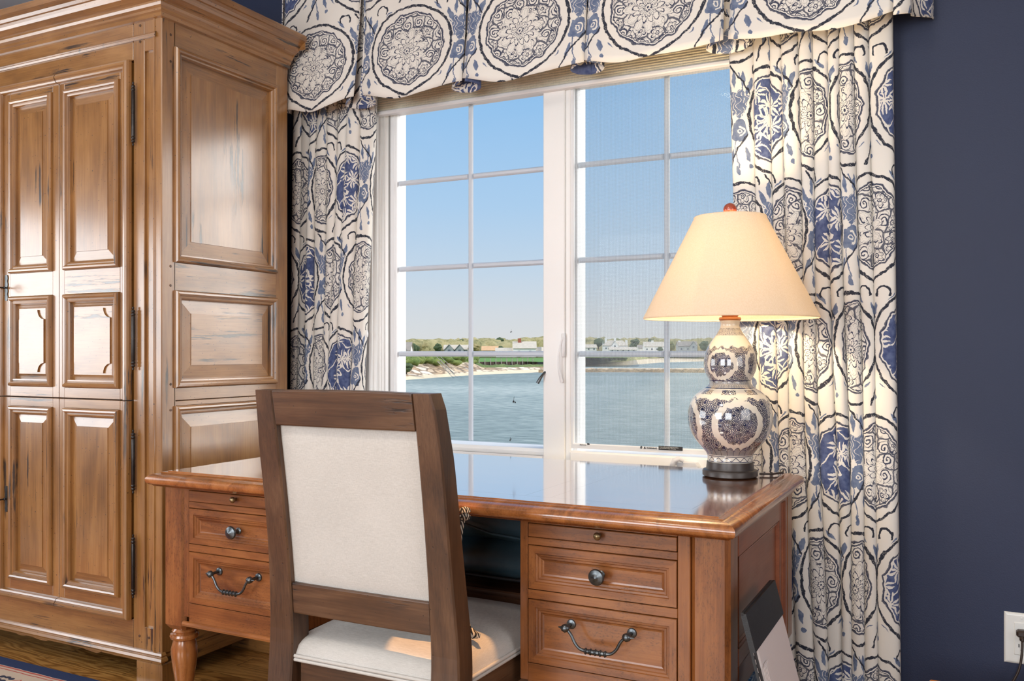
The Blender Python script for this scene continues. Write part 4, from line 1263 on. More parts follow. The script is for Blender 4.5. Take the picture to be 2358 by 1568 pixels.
def drawer(x0, x1, z0, z1, kind):
    if kind == 'slide':
        d = MB().box(x0, x1, FY-.0, FY+.02, z0, z1, .0015, 1).build('writing_slide', DW, desk)
        kx = (x0+x1)/2+.0; kz = (z0+z1)/2+.004
        MB().lathe((kx, FY, kz), None, [(.004, 0), (.004, -.005), (.0035, -.009), (.0085, -.012), (.0095, -.016), (.007, -.020), (.003, -.0225), (0, -.023)], 18, axis='y').build('knob', M['brass_knob'], d, smooth=50)
        return
    prof = [(0, -.004), (.001, .0), (.018, .0), (.0195, -.003), (.024, -.0035), (.026, -.006), (.031, -.0065), (.034, -.010), (.038, -.011)]
    mb_ = MB().sweep(rect(x0, x1, z0, z1), prof, ffr, capin=True, mis=[1, 0, 1, 0], capmi=1)
    mb_.box(x0+.004, x1-.004, FY+.012, FY+.30, z0+.004, z1-.004, 0, 1)
    d = mb_.build('drawer', DW, desk)
    xm_ = (x0+x1)/2; zm = (z0+z1)/2
    if kind == 'knob':
        MB().lathe((xm_, FY+.011, zm), None, [(.009, 0), (.010, -.003), (.006, -.006), (.006, -.022), (.009, -.026), (.0175, -.029), (.0195, -.033), (.0175, -.037), (.010, -.040), (.007, -.0405), (.0045, -.043), (0, -.044)], 28, axis='y').build('knob', M['pewter'], d, smooth=40)
    else:
        w = .076; hy = FY-.026; zt_ = zm+.028
        hb_ = MB(); pts = []; rr = []; n = 40
        for i in range(n+1):
            t = i/n*2-1; a = abs(t); q = 1-a
            HX = [w, w*.93, w*.80, w*.68, w*.52, w*.34, w*.17, 0]; HZ = [0, -.003, -.014, -.031, -.0425, -.0455, -.046, -.046]
            x = math.copysign(catmull(HX, q), t); z = zt_+catmull(HZ, q)
            pts.append((x+xm_, hy, z)); rr.append(.0036+.0022*math.exp(-((a)/.30)**4))
        hb_.tube(pts, rr, 10)
        for i in range(5): hb_.lathe((xm_-.024+i*.012, hy, zt_-.046), None, [(.0055, -.003), (.0082, 0), (.0055, .003)], 14, axis='x')
        for s in (-1, 1):
            hb_.lathe((xm_+s*w, hy, zt_), None, [(0, -.011), (.007, -.008), (.0105, 0), (.007, .008), (0, .011)], 14, axis='x')
            hb_.tube([(xm_+s*w, hy, zt_), (xm_+s*w, FY+.010, zt_)], .0045, 8)
            hb_.lathe((xm_+s*w, FY+.011, zt_), None, [(.012, 0), (.011, -.004), (.006, -.006)], 16, axis='y')
            hb_.tube([(xm_+s*(w+.008), hy, zt_), (xm_+s*(w+.018), hy, zt_+.001)], [.004, .001], 8)
        hb_.build('bail_handle', M['pewter'], d, smooth=50)
def pedestal(x0, x1, post_left):
    """x0..x1 outer faces; the turned corner post stands at the outer end"""
    g = MB()
    pw0 = .088
    # stiles, rails around the three fronts
    a0, a1 = (x0+pw0+.020, x1-.022) if post_left else (x0+.021, x1-pw0-.029)
    s0, s1 = (x0+pw0, x1) if post_left else (x0, x1-pw0)
    g.box(s0, a0, FY+.001, yb, ZB+.03, .715, .0015, 0).box(a1, s1, FY+.001, yb, ZB+.03, .715, .0015, 0)
    z = .715
    for (c0, c1) in rowz:
        g.box(a0+.0003, a1-.0003, FY+.001, FY+.03, c1+.0015, z, .0012, 1); z = c0-.0015
    g.box(a0+.0003, a1-.0003, FY+.001, FY+.03, ZB+.012, z, .0012, 1)
    g.box(a0, a1, FY+.32, yb, ZB+.02, .71, 0, 1)
    g.box(s0, s1, FY+.001, yb, ZB, ZB+.012, .003, 1)
    p = g.build('pedestal', DW, desk)
    MB().sweep([(s0, ZB+.012), (s1, ZB+.012)], [(.006, 0), (.004, .006), (-.002, .008), (-.008, .006), (-.010, 0)], lambda a, c, h: (a, FY-h, c), closed=False, mis=[1, 1]).build('bead_moulding', [pw['x'], pw['x']], desk)
    for (c0, c1), kd in zip(rowz, ('slide', 'knob', 'bail')): drawer(a0+.0015, a1-.0015, c0, c1, kd)
pedestal(-2.199, -1.687, True)
pedestal(-.977, -.465, False)
def leg(cx, cy, front_=True):
    h = .044
    g = MB()
    # square chamfered block above, then the turned leg
    c = .011
    o8 = [(-h+c, -h), (h-c, -h), (h, -h+c), (h, h-c), (h-c, h), (-h+c, h), (-h, h-c), (-h, -h+c)]
    g.prism([(cx+a, cy+b_) for a, b_ in o8], lambda a, b_, z: (a, b_, z), ZB-.002, .713, 0)
    g.add([(cx+a, cy+b_, ZB-.002) for a, b_ in o8]+[(cx+a*.72, cy+b_*.72, ZB-.018) for a, b_ in o8],
          [(i, (i+1) % 8, 8+(i+1) % 8, 8+i) for i in range(8)]+[tuple(range(8, 16))], 0)
    g.build('corner_post', [dw['z'], pw['z']], desk)
    MB().lathe((cx, cy, 0), None, [(.0, .0), (.016, .0), (.022, .010), (.017, .028), (.013, .036), (.016, .042), (.025, .09), (.035, .155), (.0395, .190), (.0395, .210), (.034, .232), (.033, .237), (.041, .242), (.0435, .249), (.041, .256), (.033, .258), (.034, .262), (.0375, .266), (.034, .270), (.030, .276), (.030, .29)], 32).build('leg', pw['z'], desk, smooth=35)
for cx, cy in ((-2.155, FY+.044), (-.509, FY+.044), (-2.155, yb-.044), (-.509, yb-.044)): leg(cx, cy)
# right side: frame and two sunk panels, fluted rear post
sfr = lambda a, c, h: (SX+h, a, c)
g = MB()
y0, y1 = FY+.0885, 2.54
SPF = [(0, 0), (.002, -.001), (.004, -.005), (.008, -.004), (.011, -.008), (.015, -.009)]
for z0, z1 in ((.445, .655), (.318, .405)):
    g.sweep(rect(y0+.002, y1, z0, z1), SPF, sfr, capin=True, mis=[2, 0, 2, 0], capmi=2)
g.box(SX-.02, SX, FY+.0885, y0+.002, .29, .715, 0, 0) if False else None
g.box(SX-.02, SX, y0+.0, y1, .655, .714, .001, 2).box(SX-.02, SX, y0, y1, .405, .445, .001, 2).box(SX-.02, SX, y0, y1, .30, .318, .001, 2)
g.box(SX-.02, SX, y1, yb-.09, .30, .714, .001, 0)
for i in range(3): g.tube([(SX-.001, y1+.035+i*.016, .31), (SX-.001, y1+.035+i*.016, .70)], .0055, 8, 0)
g.build('side_panel', [sdw, dw['x'], sdw, sdw], desk)
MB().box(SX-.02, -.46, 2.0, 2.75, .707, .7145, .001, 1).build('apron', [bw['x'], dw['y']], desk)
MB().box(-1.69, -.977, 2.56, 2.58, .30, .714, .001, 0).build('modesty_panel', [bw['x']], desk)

# ---- things in the kneehole
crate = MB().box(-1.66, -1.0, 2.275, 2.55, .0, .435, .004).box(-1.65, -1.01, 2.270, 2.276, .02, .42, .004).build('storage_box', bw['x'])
tag(crate, 'dark brown wooden box standing in the kneehole under the black leather bag', 'box')
bag = empty('leather_bag', (-1.33, 2.38, .44), 'black leather bag lying in the kneehole of the desk', 'bag')
def pillowbox(x0, x1, y0, y1, z0, z1, n=16, e=3.2, sag=0.0, seed=0, amp=.0):
    mb_ = MB(); cx, cy, cz = (x0+x1)/2, (y0+y1)/2, (z0+z1)/2; hx, hy, hz = (x1-x0)/2, (y1-y0)/2, (z1-z0)/2
    nu, nv = n*2, n
    for j in range(nv+1):
        ph = -PI/2+PI*j/nv
        for i in range(nu):
            th = 2*PI*i/nu
            c_, s_, cp, sp_ = math.cos(th), math.sin(th), math.cos(ph), math.sin(ph)
            f_ = lambda q, ee: math.copysign(abs(q)**(2/ee), q)
            x = hx*f_(c_, e)*f_(cp, 2.6); y = hy*f_(s_, e)*f_(cp, 2.6); z = hz*f_(sp_, 2.2)
            z += amp*noise.noise(Vector((x*7+seed, y*7, z*5)))-sag*(1-(x/hx)**2)*0
            mb_.v.append((cx+x, cy+y, cz+z))
    for j in range(nv):
        for i in range(nu):
            k = j*nu
            mb_.f.append((k+i, k+(i+1) % nu, k+nu+(i+1) % nu, k+nu+i)); mb_.m.append(0)
    return mb_
pillowbox(-1.66, -.985, 2.26, 2.555, .445, .575, 20, 4, amp=.02, seed=2).build('bag_body', M['leather'], bag, smooth=180)
pillowbox(-1.65, -.99, 2.28, 2.555, .555, .700, 20, 4, amp=.035, seed=5).build('bag_flap', M['leather'], bag, smooth=180)
pr = [(-1.66, 2.38, .487), (-1.63, 2.272, .485), (-1.33, 2.256, .478), (-1.02, 2.272, .476), (-.985, 2.38, .480)]
MB().tube([(catmull([p[0] for p in pr], i/30), catmull([p[1] for p in pr], i/30), catmull([p[2] for p in pr], i/30)) for i in range(31)], .005, 8).build('piping', M['leather2'], bag, smooth=80)
MB().tube([(-1.60, 2.29, .66), (-1.48, 2.265, .62), (-1.36, 2.258, .635), (-1.22, 2.262, .60), (-1.03, 2.285, .580)], .004, 8).build('strap', M['leather'], bag, smooth=80)

# ================================================================== CHAIR
chair = empty('dining_chair', (-1.26, 1.95, 0), 'dark oak side chair with a cream linen back and seat drawn up to the desk', 'chair')
CW = [cw['z'], cw['x'], cw['y']]
def yrear(z):     # rear face of the back posts, leaning away from the seat above it and raked below
    if z > .44: return 1.690-.013*((z-.44)/.59)-.062*((z-.44)/.59)**1.5
    return 1.690-.080*((.44-z)/.44)**1.8
def ythick(z): return .064 if z < .49 else .064-.013*(z-.49)/.54
def post(x0, x1, sgn):
    mb_ = MB(); n = 30; ch = .004
    for j in range(n+1):
        z = 1.031*j/n
        y = yrear(z); t = ythick(z)
        e = x0-.0, x1
        # the outer face swells at the seat and draws in toward the crest
        out = .013*math.exp(-((z-.36)/.22)**2)-(.010*max(0, z-.88)/.15)
        a, c_ = (x0-(out if sgn < 0 else 0), x1+(out if sgn > 0 else 0))
        if j == n:
            if sgn > 0: c_ -= .006
            else: a += .0
        for px, py in ((a+ch, y), (c_-ch, y), (c_, y+ch), (c_, y+t-ch), (c_-ch, y+t), (a+ch, y+t), (a, y+t-ch), (a, y+ch)):
            mb_.v.append((px, py, z))
    for j in range(n):
        for i in range(8): mb_.f.append((j*8+i, j*8+(i+1) % 8, (j+1)*8+(i+1) % 8, (j+1)*8+i)); mb_.m.append(0)
    mb_.f += [tuple(range(8)), tuple(n*8+i for i in range(8))]; mb_.m += [0, 0]
    return mb_.build('back_post', CW, chair)
cx0, cx1 = -1.519, -1.003
post(cx0, cx0+.062, -1); post(cx1-.062, cx1, 1)
def rail(name, z0, z1, bow, crown=0.0, th=.036, dy=0.0, x0=cx0+.0625, x1=cx1-.0625, mi=1):
    mb_ = MB(); n = 20
    for i in range(n+1):
        s = i/n; x = x0+(x1-x0)*s; q = 4*s*(1-s)
        for z, oy in ((z0, 0), (z1+crown*q, 0), (z1+crown*q, th), (z0, th)):
            mb_.v.append((x, yrear(z)+dy+oy+bow*q, z))
    for i in range(n):
        for k in range(4): mb_.f.append((i*4+k, i*4+(k+1) % 4, (i+1)*4+(k+1) % 4, (i+1)*4+k)); mb_.m.append(mi)
    mb_.f += [(0, 1, 2, 3), tuple(n*4+k for k in range(4))]; mb_.m += [mi, mi]
    o = mb_.build(name, CW, chair)
    md = o.modifiers.new('bev', 'BEVEL'); md.width = .0035; md.segments = 2; md.limit_method = 'ANGLE'
rail('crest_rail', .948, 1.031, -.004, .003, .046)
rail('lower_rail', .489, .565, -.002, .0, .044, .004)
# upholstered back, both faces gently padded
mb_ = MB()
def backp(s, g):
    x = cx0+.057+(cx1-cx0-.114)*s; z = .545+.412*g
    q = (1-(2*s-1)**8)*(1-(2*g-1)**8)
    return (x, yrear(z)+.018-.010*q, z)
grid(mb_, 16, 20, backp)
grid(mb_, 16, 20, lambda s, g: (backp(s, g)[0], backp(s, g)[1]+.022+.036*(1-(2*s-1)**6)*(1-(2*g-1)**6), backp(s, g)[2]))
mb_.build('back_cushion', M['linen'], chair, smooth=180)
# seat
def seat_w(y): t = (y-1.72)/.55; return -1.502-.012*t, -1.006+.018*t
mb_ = MB(); n = 44
def seatp(s, g):
    y = 1.700+.550*g; a, c_ = seat_w(y)
    x = a+(c_-a)*s
    e = (1-abs(2*s-1)**7)*(1-abs(2*g-1)**8); x += .006*(2*s-1)*e**.5
    return (x, y, .384+.044*max(0, e)**.5+.018*(1-(2*s-1)**2)*(1-(2*g-1)**2))
grid(mb_, n, n, seatp)
mb_.build('seat_cushion', M['linen'], chair, smooth=180)
pth = []
for i in range(41):
    t = i/40*4; k = min(int(t), 3); f_ = t-k
    cs = [(seat_w(1.698)[0]-.003, 1.698), (seat_w(1.698)[1]+.003, 1.698), (seat_w(2.252)[1]+.003, 2.252), (seat_w(2.252)[0]-.003, 2.252), (seat_w(1.698)[0]-.003, 1.698)]
    pth.append((cs[k][0]+(cs[k+1][0]-cs[k][0])*f_, cs[k][1]+(cs[k+1][1]-cs[k][1])*f_, .384))
w2 = MB().tube(pth, .0045, 8).tube([(x, y, z-.009) for x, y, z in pth], .0045, 8)
w2.build('welt', M['linen'], chair, smooth=80)
a0, c0 = seat_w(1.72); a1, c1 = seat_w(2.24)
mb_ = MB().box(a0+.06, c0-.06, 1.70, 1.73, .302, .374, .003, 1).box(a1+.004, c1-.004, 2.215, 2.245, .302, .374, .003, 1)
for s, (p, q) in ((1, (c0, c1)), (-1, (a0, a1))):
    mb_.prism([(p-s*.002, 1.72), (q-s*.002, 2.24), (q-s*.027, 2.24), (p-s*.027, 1.72)], lambda a, c_, h: (a, c_, h), .302, .374, 2)
mb_.build('seat_frame', CW, chair)
for x in (a1+.024, c1-.024):
    MB().add([(x-.022, 2.20, .375), (x+.022, 2.20, .375), (x+.022, 2.246, .375), (x-.022, 2.246, .375), (x-.015, 2.210, 0), (x+.015, 2.210, 0), (x+.015, 2.242, 0), (x-.015, 2.242, 0)],
             [(0, 1, 2, 3), (7, 6, 5, 4), (0, 4, 5, 1), (1, 5, 6, 2), (2, 6, 7, 3), (3, 7, 4, 0)]).build('front_leg', CW, chair)
for o in [x for x in bpy.data.objects if x.parent is chair and x.name.startswith('back_post')]: pass
# striped throw pillow against the inside of the back
def stripe_mat():
    m, nt, b_ = newmat('black_cream_chevron_cloth'); X, Y, Z = sep(nt, coords(nt))
    t = ((Z*55+((X+Y)*40).fract().__sub__(.5).abs()*3).fract()-.5).abs()-.25
    nt.links.new(mixc(nt, t.inside(.08), lin((206, 198, 184)), lin((38, 34, 34))), b_.inputs['Base Color']); b_.inputs['Roughness'].default_value = .9
    return m
M['stripe'] = stripe_mat()
pil = empty('throw_pillow', (-1.25, 1.84, .45), 'black and cream striped pillow with corner tassels behind the chair back', 'pillow')
mb_ = MB()
for sgn in (-1, 1):
    def pp(s, g):
        a = s*2-1; c_ = g*2-1
        x = a*(.203-.02*(1-c_*c_)); z = c_*(.132-.015*(1-a*a))
        t_ = .055*((1-a**4)*(1-c_**4))**.6*sgn
        return (-1.262+x, 1.850+t_-.12*(z), .590+z)
    grid(mb_, 14, 14, pp)
mb_.build('pillow_body', M['stripe'], pil, smooth=180)
for sx in (-1, 1):
    for sz in (-1, 1):
        bx_, bz_ = -1.262+sx*.203, .590+sz*.132
        by_ = 1.85-.12*sz*.132
        g = MB()
        if sz > 0: g.lathe((bx_, by_, bz_), None, [(0, .0), (.010, .004), (.013, .012), (.007, .018), (.014, .022), (.012, .03), (0, .034)], 12)
        else: g.tube([(bx_, by_, bz_), (bx_+sx*.012, by_-.01, bz_-.01), (bx_+sx*.03, by_-.02, bz_-.006)], [.004, .010, .006], 10)
        g.build('tassel', M['stripe'], pil, smooth=60)

# ================================================================== LAMP
LX, LY = at(1681, 1090, Y=2.605).x, 2.605
Ld = .454*-LX+.891*LY
px = Ld/F
def lz(v): return EYE+(HY-v)*px
Z0 = .7602
lamp = empty('table_lamp', (LX, LY, Z0), 'blue and white double gourd porcelain table lamp with a lit cream cone shade', 'lamp')
zf = .785
body = [(.052, 1062), (.052, 1050), (.055, 1042), (.062, 1033), (.076, 1017), (.088, 1000), (.0955, 980), (.0975, 958), (.094, 935), (.086, 917), (.073, 903), (.058, 893), (.0495, 885), (.0475, 880), (.0475, 877),
        (.049, 873), (.055, 862), (.0595, 850), (.0605, 838), (.0595, 824), (.056, 810), (.050, 797), (.041, 783), (.033, 772), (.027, 763), (.0235, 756), (.022, 750), (.0225, 744), (.0235, 741), (.0235, 738), (.018, 736)]
k_ = px/.001 
prof = [(r*px/.001*1.0, lz(v)) for r, v in [(q[0]*1000/1000, q[1]) for q in body]]
prof = [(r*(px/.00126)*1.235, z) for (r, v), z in zip(body, [lz(q[1]) for q in body])]
prof = [(max(.001, r), z) for r, z in prof]
# smooth the profile
fine = []
for i in range(121):
    t = i/120
    fine.append((catmull([p[0] for p in prof], t), catmull([p[1] for p in prof], t)))
zb = prof[0][1]
zc_low = lz(974); zc_up = lz(838)
M['porcelain'] = porcelain(zc_up-Z0, .074, zc_low-Z0, .120, LX, LY, Z0)
MB().lathe((LX, LY, 0), None, fine, 72).build('porcelain_body', M['porcelain'], lamp, smooth=180)
rb = .0785*(px/.00126)
MB().lathe((LX, LY, 0), None, [(rb*.86, Z0), (rb*.93, Z0+.001), (rb, Z0+.004), (rb, Z0+.016), (rb*.97, Z0+.020), (rb*.88, Z0+.022), (rb*.86, Z0+.026), (rb*.84, zb), (0, zb)], 56).build('base', M['lampbase'], lamp, smooth=35)
zn = lz(738)
zsb, zst = lz(731)-.004, lz(499)
MB().lathe((LX, LY, 0), None, [(.030, zn), (.032, zn+.004), (.030, zn+.009), (.022, zn+.010), (.024, zn+.014), (.021, zn+.020), (.015, zn+.021), (.015, zn+.055), (0, zn+.055)], 30).build('neck_ring', M['bulb_socket'], lamp, smooth=35)
MB().lathe((LX, LY, 0), None, [(0, zn+.055), (.014, zn+.06), (.024, zn+.085), (.031, zn+.115), (.028, zn+.14), (.015, zn+.16), (0, zn+.165)], 24).build('bulb', M['bulb'], lamp, smooth=180)
hp = MB()
for s in (-1, 1):
    hp.tube([(LX+s*.012, LY, zn+.05), (LX+s*.045, LY, zn+.09), (LX+s*.048, LY, zn+.14), (LX+s*.02, LY, zst-.02), (LX, LY, zst-.012)], .0018, 8)
hp.tube([(LX, LY, zst-.02), (LX, LY, zst+.008)], .004, 8)
hp.build('harp', M['brass_knob'], lamp, smooth=60)
sxo = .010
rB = 197*px*1.0; rT = 81*px
shd = MB(); n = 72
shd.lathe((LX, LY, 0), None, [(rB, zsb), (rB+.001, zsb+.004), (rB-.001, zsb+.008), (rT+.0015, zst-.006), (rT+.0015, zst-.002), (rT, zst)], n, cap=False)
so = shd.build('lamp_shade', M['shade'], lamp, smooth=60)
md = so.modifiers.new('thick', 'SOLIDIFY'); md.thickness = .0016; md.offset = -1
sp_ = MB()
for k in range(3):
    a = 2*PI*k/3+.4; sp_.tube([(LX, LY, zst-.006), (LX+math.cos(a)*(rT-.003), LY+math.sin(a)*(rT-.003), zst-.006)], .0016, 6)
sp_.build('spider', M['brass_knob'], lamp)
fr_ = 15.5*px
MB().lathe((LX, LY, zst+.004+fr_*.85), None, [(fr_*math.cos(-PI/2+PI*i/16), fr_*math.sin(-PI/2+PI*i/16)) for i in range(17)], 24, cap=False).build('finial', M['finial'], lamp, smooth=180)
lb = light('lamp_bulb_light', 'POINT', (LX+.0, LY, zn+.19), (0, 0, 0), 23, (1.0, .72, .40), shadow_soft_size=.03)
ce = MB()
ce.tube([(LX+.075, LY+.045, Z0+.006), (LX+.11, LY+.06, Z0+.006), (LX+.13, LY+.10, Z0+.006), (LX+.12, DY1-.02, Z0+.004)], .003, 8)
ce.build('cord', M['cord'], lamp, smooth=80)

# ================================================================== RIGHT-HAND THINGS
# padfolio leaning on the side of the desk
pf = empty('padfolio', (-.33, 2.1, 0), 'black leather padfolio with a white paper pad leaning against the side of the desk', 'folder')
def lean(a, c, h):     # a along Y, c up the board, h out of its face
    tl = math.radians(14.5)
    bx0, bz0 = -.295, .003
    return (bx0-c*math.sin(tl)+h*math.cos(tl), a, bz0+c*math.cos(tl)+h*math.sin(tl))
L1 = .572
MB().prism([(1.943, 0), (2.268, 0), (2.268, L1-.006), (2.262, L1), (1.949, L1), (1.943, L1-.006)], lean, 0, .006).build('back_board', M['leather2'], pf)
MB().prism([(1.943, L1-.085), (2.268, L1-.085), (2.268, L1-.002), (1.943, L1-.002)], lean, .006, .012).build('clip_band', M['leather2'], pf)
MB().prism([(1.972, .02), (2.258, .02), (2.258, L1-.080), (1.972, L1-.080)], lean, .006, .0105).build('paper_pad', M['paper'], pf)
g = MB()
for i in range(4): g.prism([(1.962+i*.007, .25), (1.990+i*.007, .25), (1.992+i*.006, L1-.120), (1.966+i*.006, L1-.126)], lean, .0125+i*.0012, .0133+i*.0012)
g.build('paper_slips', M['paper'], pf)
g = MB()
for i in range(26): g.prism([(1.9455, .03+i*.018), (1.9465, .03+i*.018), (1.9465, .040+i*.018), (1.9455, .040+i*.018)], lean, .006, .0066)
g.build('stitching', M['paper'], pf)
def bluebook():
    m, nt, b_ = newmat('blue_botanical_cover'); X, Y, Z = sep(nt, coords(nt))
    n_ = tex(nt, 'Noise', coords(nt), Scale=9, Detail=2, Distortion=1.5)
    t = ((E(nt, n_.outputs[0])*9).fract()-.5).abs()-.13
    nt.links.new(mixc(nt, t.inside(.03), lin((48, 108, 168)), lin((196, 216, 232))), b_.inputs['Base Color']); b_.inputs['Roughness'].default_value = .4
    return m
M['bluebook'] = bluebook()
def lean2(a, c, h):
    tl = math.radians(17)
    return (-.345-c*math.sin(tl)+h*math.cos(tl), a, .003+c*math.cos(tl)+h*math.sin(tl))
bb = MB().prism(rect(1.905, 2.19, 0, .375), lean2, 0, .007).build('picture_book', M['bluebook'])
tag(bb, 'blue and white patterned book leaning on the desk behind the black padfolio', 'book')

# wall outlet, plug and cord
p0 = at(2312, 1408, Y=YW-.006); p1 = at(2315, 1525, Y=YW-.006)
ox, oz0, oz1 = p0.x, p1.z, p0.z
ow = .088
outl = empty('wall_outlet', (ox+ow/2, YW, (oz0+oz1)/2), 'white wall outlet with a dark plug on the navy wall at the right edge', 'outlet')
MB().sweep(rect(ox, ox+ow, oz0, oz1), [(0, -.0), (.001, .003), (.005, .006), (.008, .0065)], lambda a, c, h: (a, YW-h, c), capin=True).build('cover_plate', M['outlet'], outl)
MB().box(ox+.025, ox+.063, YW-.0085, YW-.004, oz0+.026, oz1-.026, .002).build('receptacle', M['outlet'], outl)
g = MB()
zc_ = (oz0+oz1)/2-.022
g.box(ox+.036, ox+.0385, YW-.0092, YW-.008, zc_-.002, zc_+.008, 0).box(ox+.050, ox+.0525, YW-.0092, YW-.008, zc_-.002, zc_+.008, 0)
g.lathe((ox+.044, YW-.0075, zc_-.010), None, [(.0028, 0), (.0028, -.0015)], 12, axis='y')
g.build('socket_slots', M['dark_slot'], outl)
for zz in (oz0+.014, oz1-.014): MB().lathe((ox+.044, YW-.006, zz), None, [(.0035, 0), (.003, -.0015), (0, -.002)], 14, axis='y').build('screw', M['outlet'], outl)
pl = empty('power_plug', (ox+.045, YW-.03, (oz0+oz1)/2+.018), 'dark brown plug and cord hanging from the white wall outlet', 'cord')
zp = (oz0+oz1)/2+.020
MB().box(ox+.030, ox+.060, YW-.034, YW-.0085, zp-.010, zp+.010, .005).box(ox+.038, ox+.052, YW-.038, YW-.012, zp-.022, zp-.006, .005).build('plug', M['cord'], pl)
cp = [(ox+.045, YW-.03, zp-.018), (ox+.043, YW-.034, zp-.06), (ox+.032, YW-.04, zp-.11), (ox-.010, YW-.06, zp-.19), (ox-.05, YW-.10, zp-.27), (ox-.07, YW-.14, .006), (ox-.2, YW-.16, .005)]
MB().tube([tuple(catmull([p[i] for p in cp], t/40) for i in range(3)) for t in range(41)], .0034, 8).build('power_cord', M['cord'], pl, smooth=80)
# corner of a small side table
tb = at(2140, 1563, Y=2.60)
st = empty('side_table', (tb.x+.25, 2.38, 0), 'small honey wood table with only its corner showing below the outlet', 'table')
MB().box(tb.x, tb.x+.45, 2.16, 2.60, tb.z-.022, tb.z, .004).build('table_top', M['orange_wood'], st)
for x in (tb.x+.02, tb.x+.40):
    for y in (2.18, 2.55): MB().box(x, x+.03, y, y+.03, 0, tb.z-.022, .003).build('leg', M['orange_wood'], st)

# rug
ry = 2.07
rug = MB().box(-4.4, -2.46, -.6, ry, .0005, .009, .002).build('woven_rug', rug_mat(ry))
tag(rug, 'navy bordered woven rug with cream and red bands on the oak floor by the armoire', 'rug')

# ================================================================== OUTDOORS (metres; sea level 6 m below the eye)
ZS = EYE-6.0
def vd(v): return F*6.0/(v-HY)
sea = MB().add([far(-2500, 40, ZS), far(4200, 40, ZS), far(4200, 1100, ZS), far(-2500, 1100, ZS)], [(0, 1, 2, 3)])
struct('water', sea, M['sea'])
def strip(name, us, rows, mat, jit=0.0, nsub=1, kind='structure', seed=0, par=None):
    """rows: list of (distance(u), height(u)) from near to far"""
    mb_ = MB(); n = len(us)
    for r, (fd, fz) in enumerate(rows):
        for i, u in enumerate(us):
            d = fd(u); z = fz(u)
            if jit and 0 < r < len(rows)-1:
                z += jit*(noise.noise(Vector((u*.03+seed, r*1.7, 0)))+.5*noise.noise(Vector((u*.11, r*3.1, seed))))
                d += jit*2*noise.noise(Vector((u*.05+9, r*2.3, seed)))
            mb_.v.append(tuple(far(u, d, z)))
    for r in range(len(rows)-1):
        for i in range(n-1):
            k = r*n+i; mb_.f.append((k, k+1, k+n+1, k+n)); mb_.m.append(0)
    o = mb_.build(name, mat, par, smooth=180)
    if kind: o['kind'] = kind
    return o
def interp(pts):
    def f_(u):
        if u <= pts[0][0]: return pts[0][1]
        for (a, b_), (c_, d) in zip(pts, pts[1:]):
            if u <= c_: return b_+(d-b_)*(u-a)/(c_-a)
        return pts[-1][1]
    return f_
US = [500+6*i for i in range(160)]
shore_v = interp([(500, 905), (920, 876), (1000, 870), (1100, 863), (1180, 860), (1250, 857), (1300, 857), (1460, 857)])
shore = lambda u: vd(shore_v(u))
rocktop_w = interp([(500, 20), (920, 16), (1100, 17), (1180, 12), (1250, 8), (1460, 4)])
rock_h = interp([(500, 3.4), (920, 2.9), (1085, 2.6), (1112, 1.0), (1250, .9), (1460, .9)])
near_us = [u for u in US if u <= 1262]
strip('beach', near_us, [(lambda u: shore(u)-1, lambda u: ZS-.1), (lambda u: shore(u)+5, lambda u: ZS+.35), (lambda u: shore(u)+10, lambda u: ZS+.7)], M['sand'], .0)
strip('revetment', near_us, [(lambda u: shore(u)+6, lambda u: ZS+.3)]+[((lambda u, t=t: shore(u)+8+rocktop_w(u)*t), (lambda u, t=t: ZS+.5+rock_h(u)*t)) for t in (.15, .3, .45, .6, .75, .9, 1.0)], M['revet'], .28, kind='structure', seed=3)
bank_h = interp([(500, 5.2), (920, 4.9), (1000, 4.2), (1080, 4.0), (1108, 1.3), (1262, 1.2)])
strip('grassy_bank', near_us, [((lambda u, t=t: shore(u)+8+rocktop_w(u)+34*t), (lambda u, t=t: ZS+.4+rock_h(u)+(bank_h(u)-rock_h(u))*t**.6)) for t in (0, .12, .25, .4, .55, .7, .85, 1.0)], M['scrub'], 1.0, seed=5)
strip('lawn', [u for u in near_us if u >= 1088], [(lambda u: 318, lambda u: ZS+2.6), (lambda u: 345, lambda u: ZS+3.3), (lambda u: 372, lambda u: ZS+3.7)], M['lawn'], .0)
strip('ground', US, [(lambda u: 262 if u < 1085 else 368, lambda u: ZS+3.8), (lambda u: 420, lambda u: ZS+4.6), (lambda u: 600, lambda u: ZS+5.2), (lambda u: 1000, lambda u: ZS+5.4)], M['scrub'], .3, seed=8)
# right side: marsh and sand spit, lagoon beach, far shore
US2 = [1262+6*i for i in range(130)]
fs_v = interp([(1262, 843), (1400, 842), (1452, 841), (1520, 835), (1620, 832), (1760, 831), (2040, 829)])
strip('beach', US2, [(lambda u: vd(fs_v(u)), lambda u: ZS-.05), (lambda u: vd(fs_v(u))+40, lambda u: ZS+.9), (lambda u: vd(fs_v(u))+150, lambda u: ZS+1.9), (lambda u: vd(fs_v(u))+230, lambda u: ZS+2.3)], M['sand'], .0)
mt = interp([(1262, 395), (1335, 400), (1400, 410), (1440, 470), (1520, 640), (2040, 720)])
strip('ground', US2, [(mt, lambda u: ZS+1.2), (lambda u: mt(u)+25, lambda u: ZS+2.6), (lambda u: mt(u)+90, lambda u: ZS+3.6), (lambda u: 1000, lambda u: ZS+5.0)], M['marsh'], .4, seed=11)
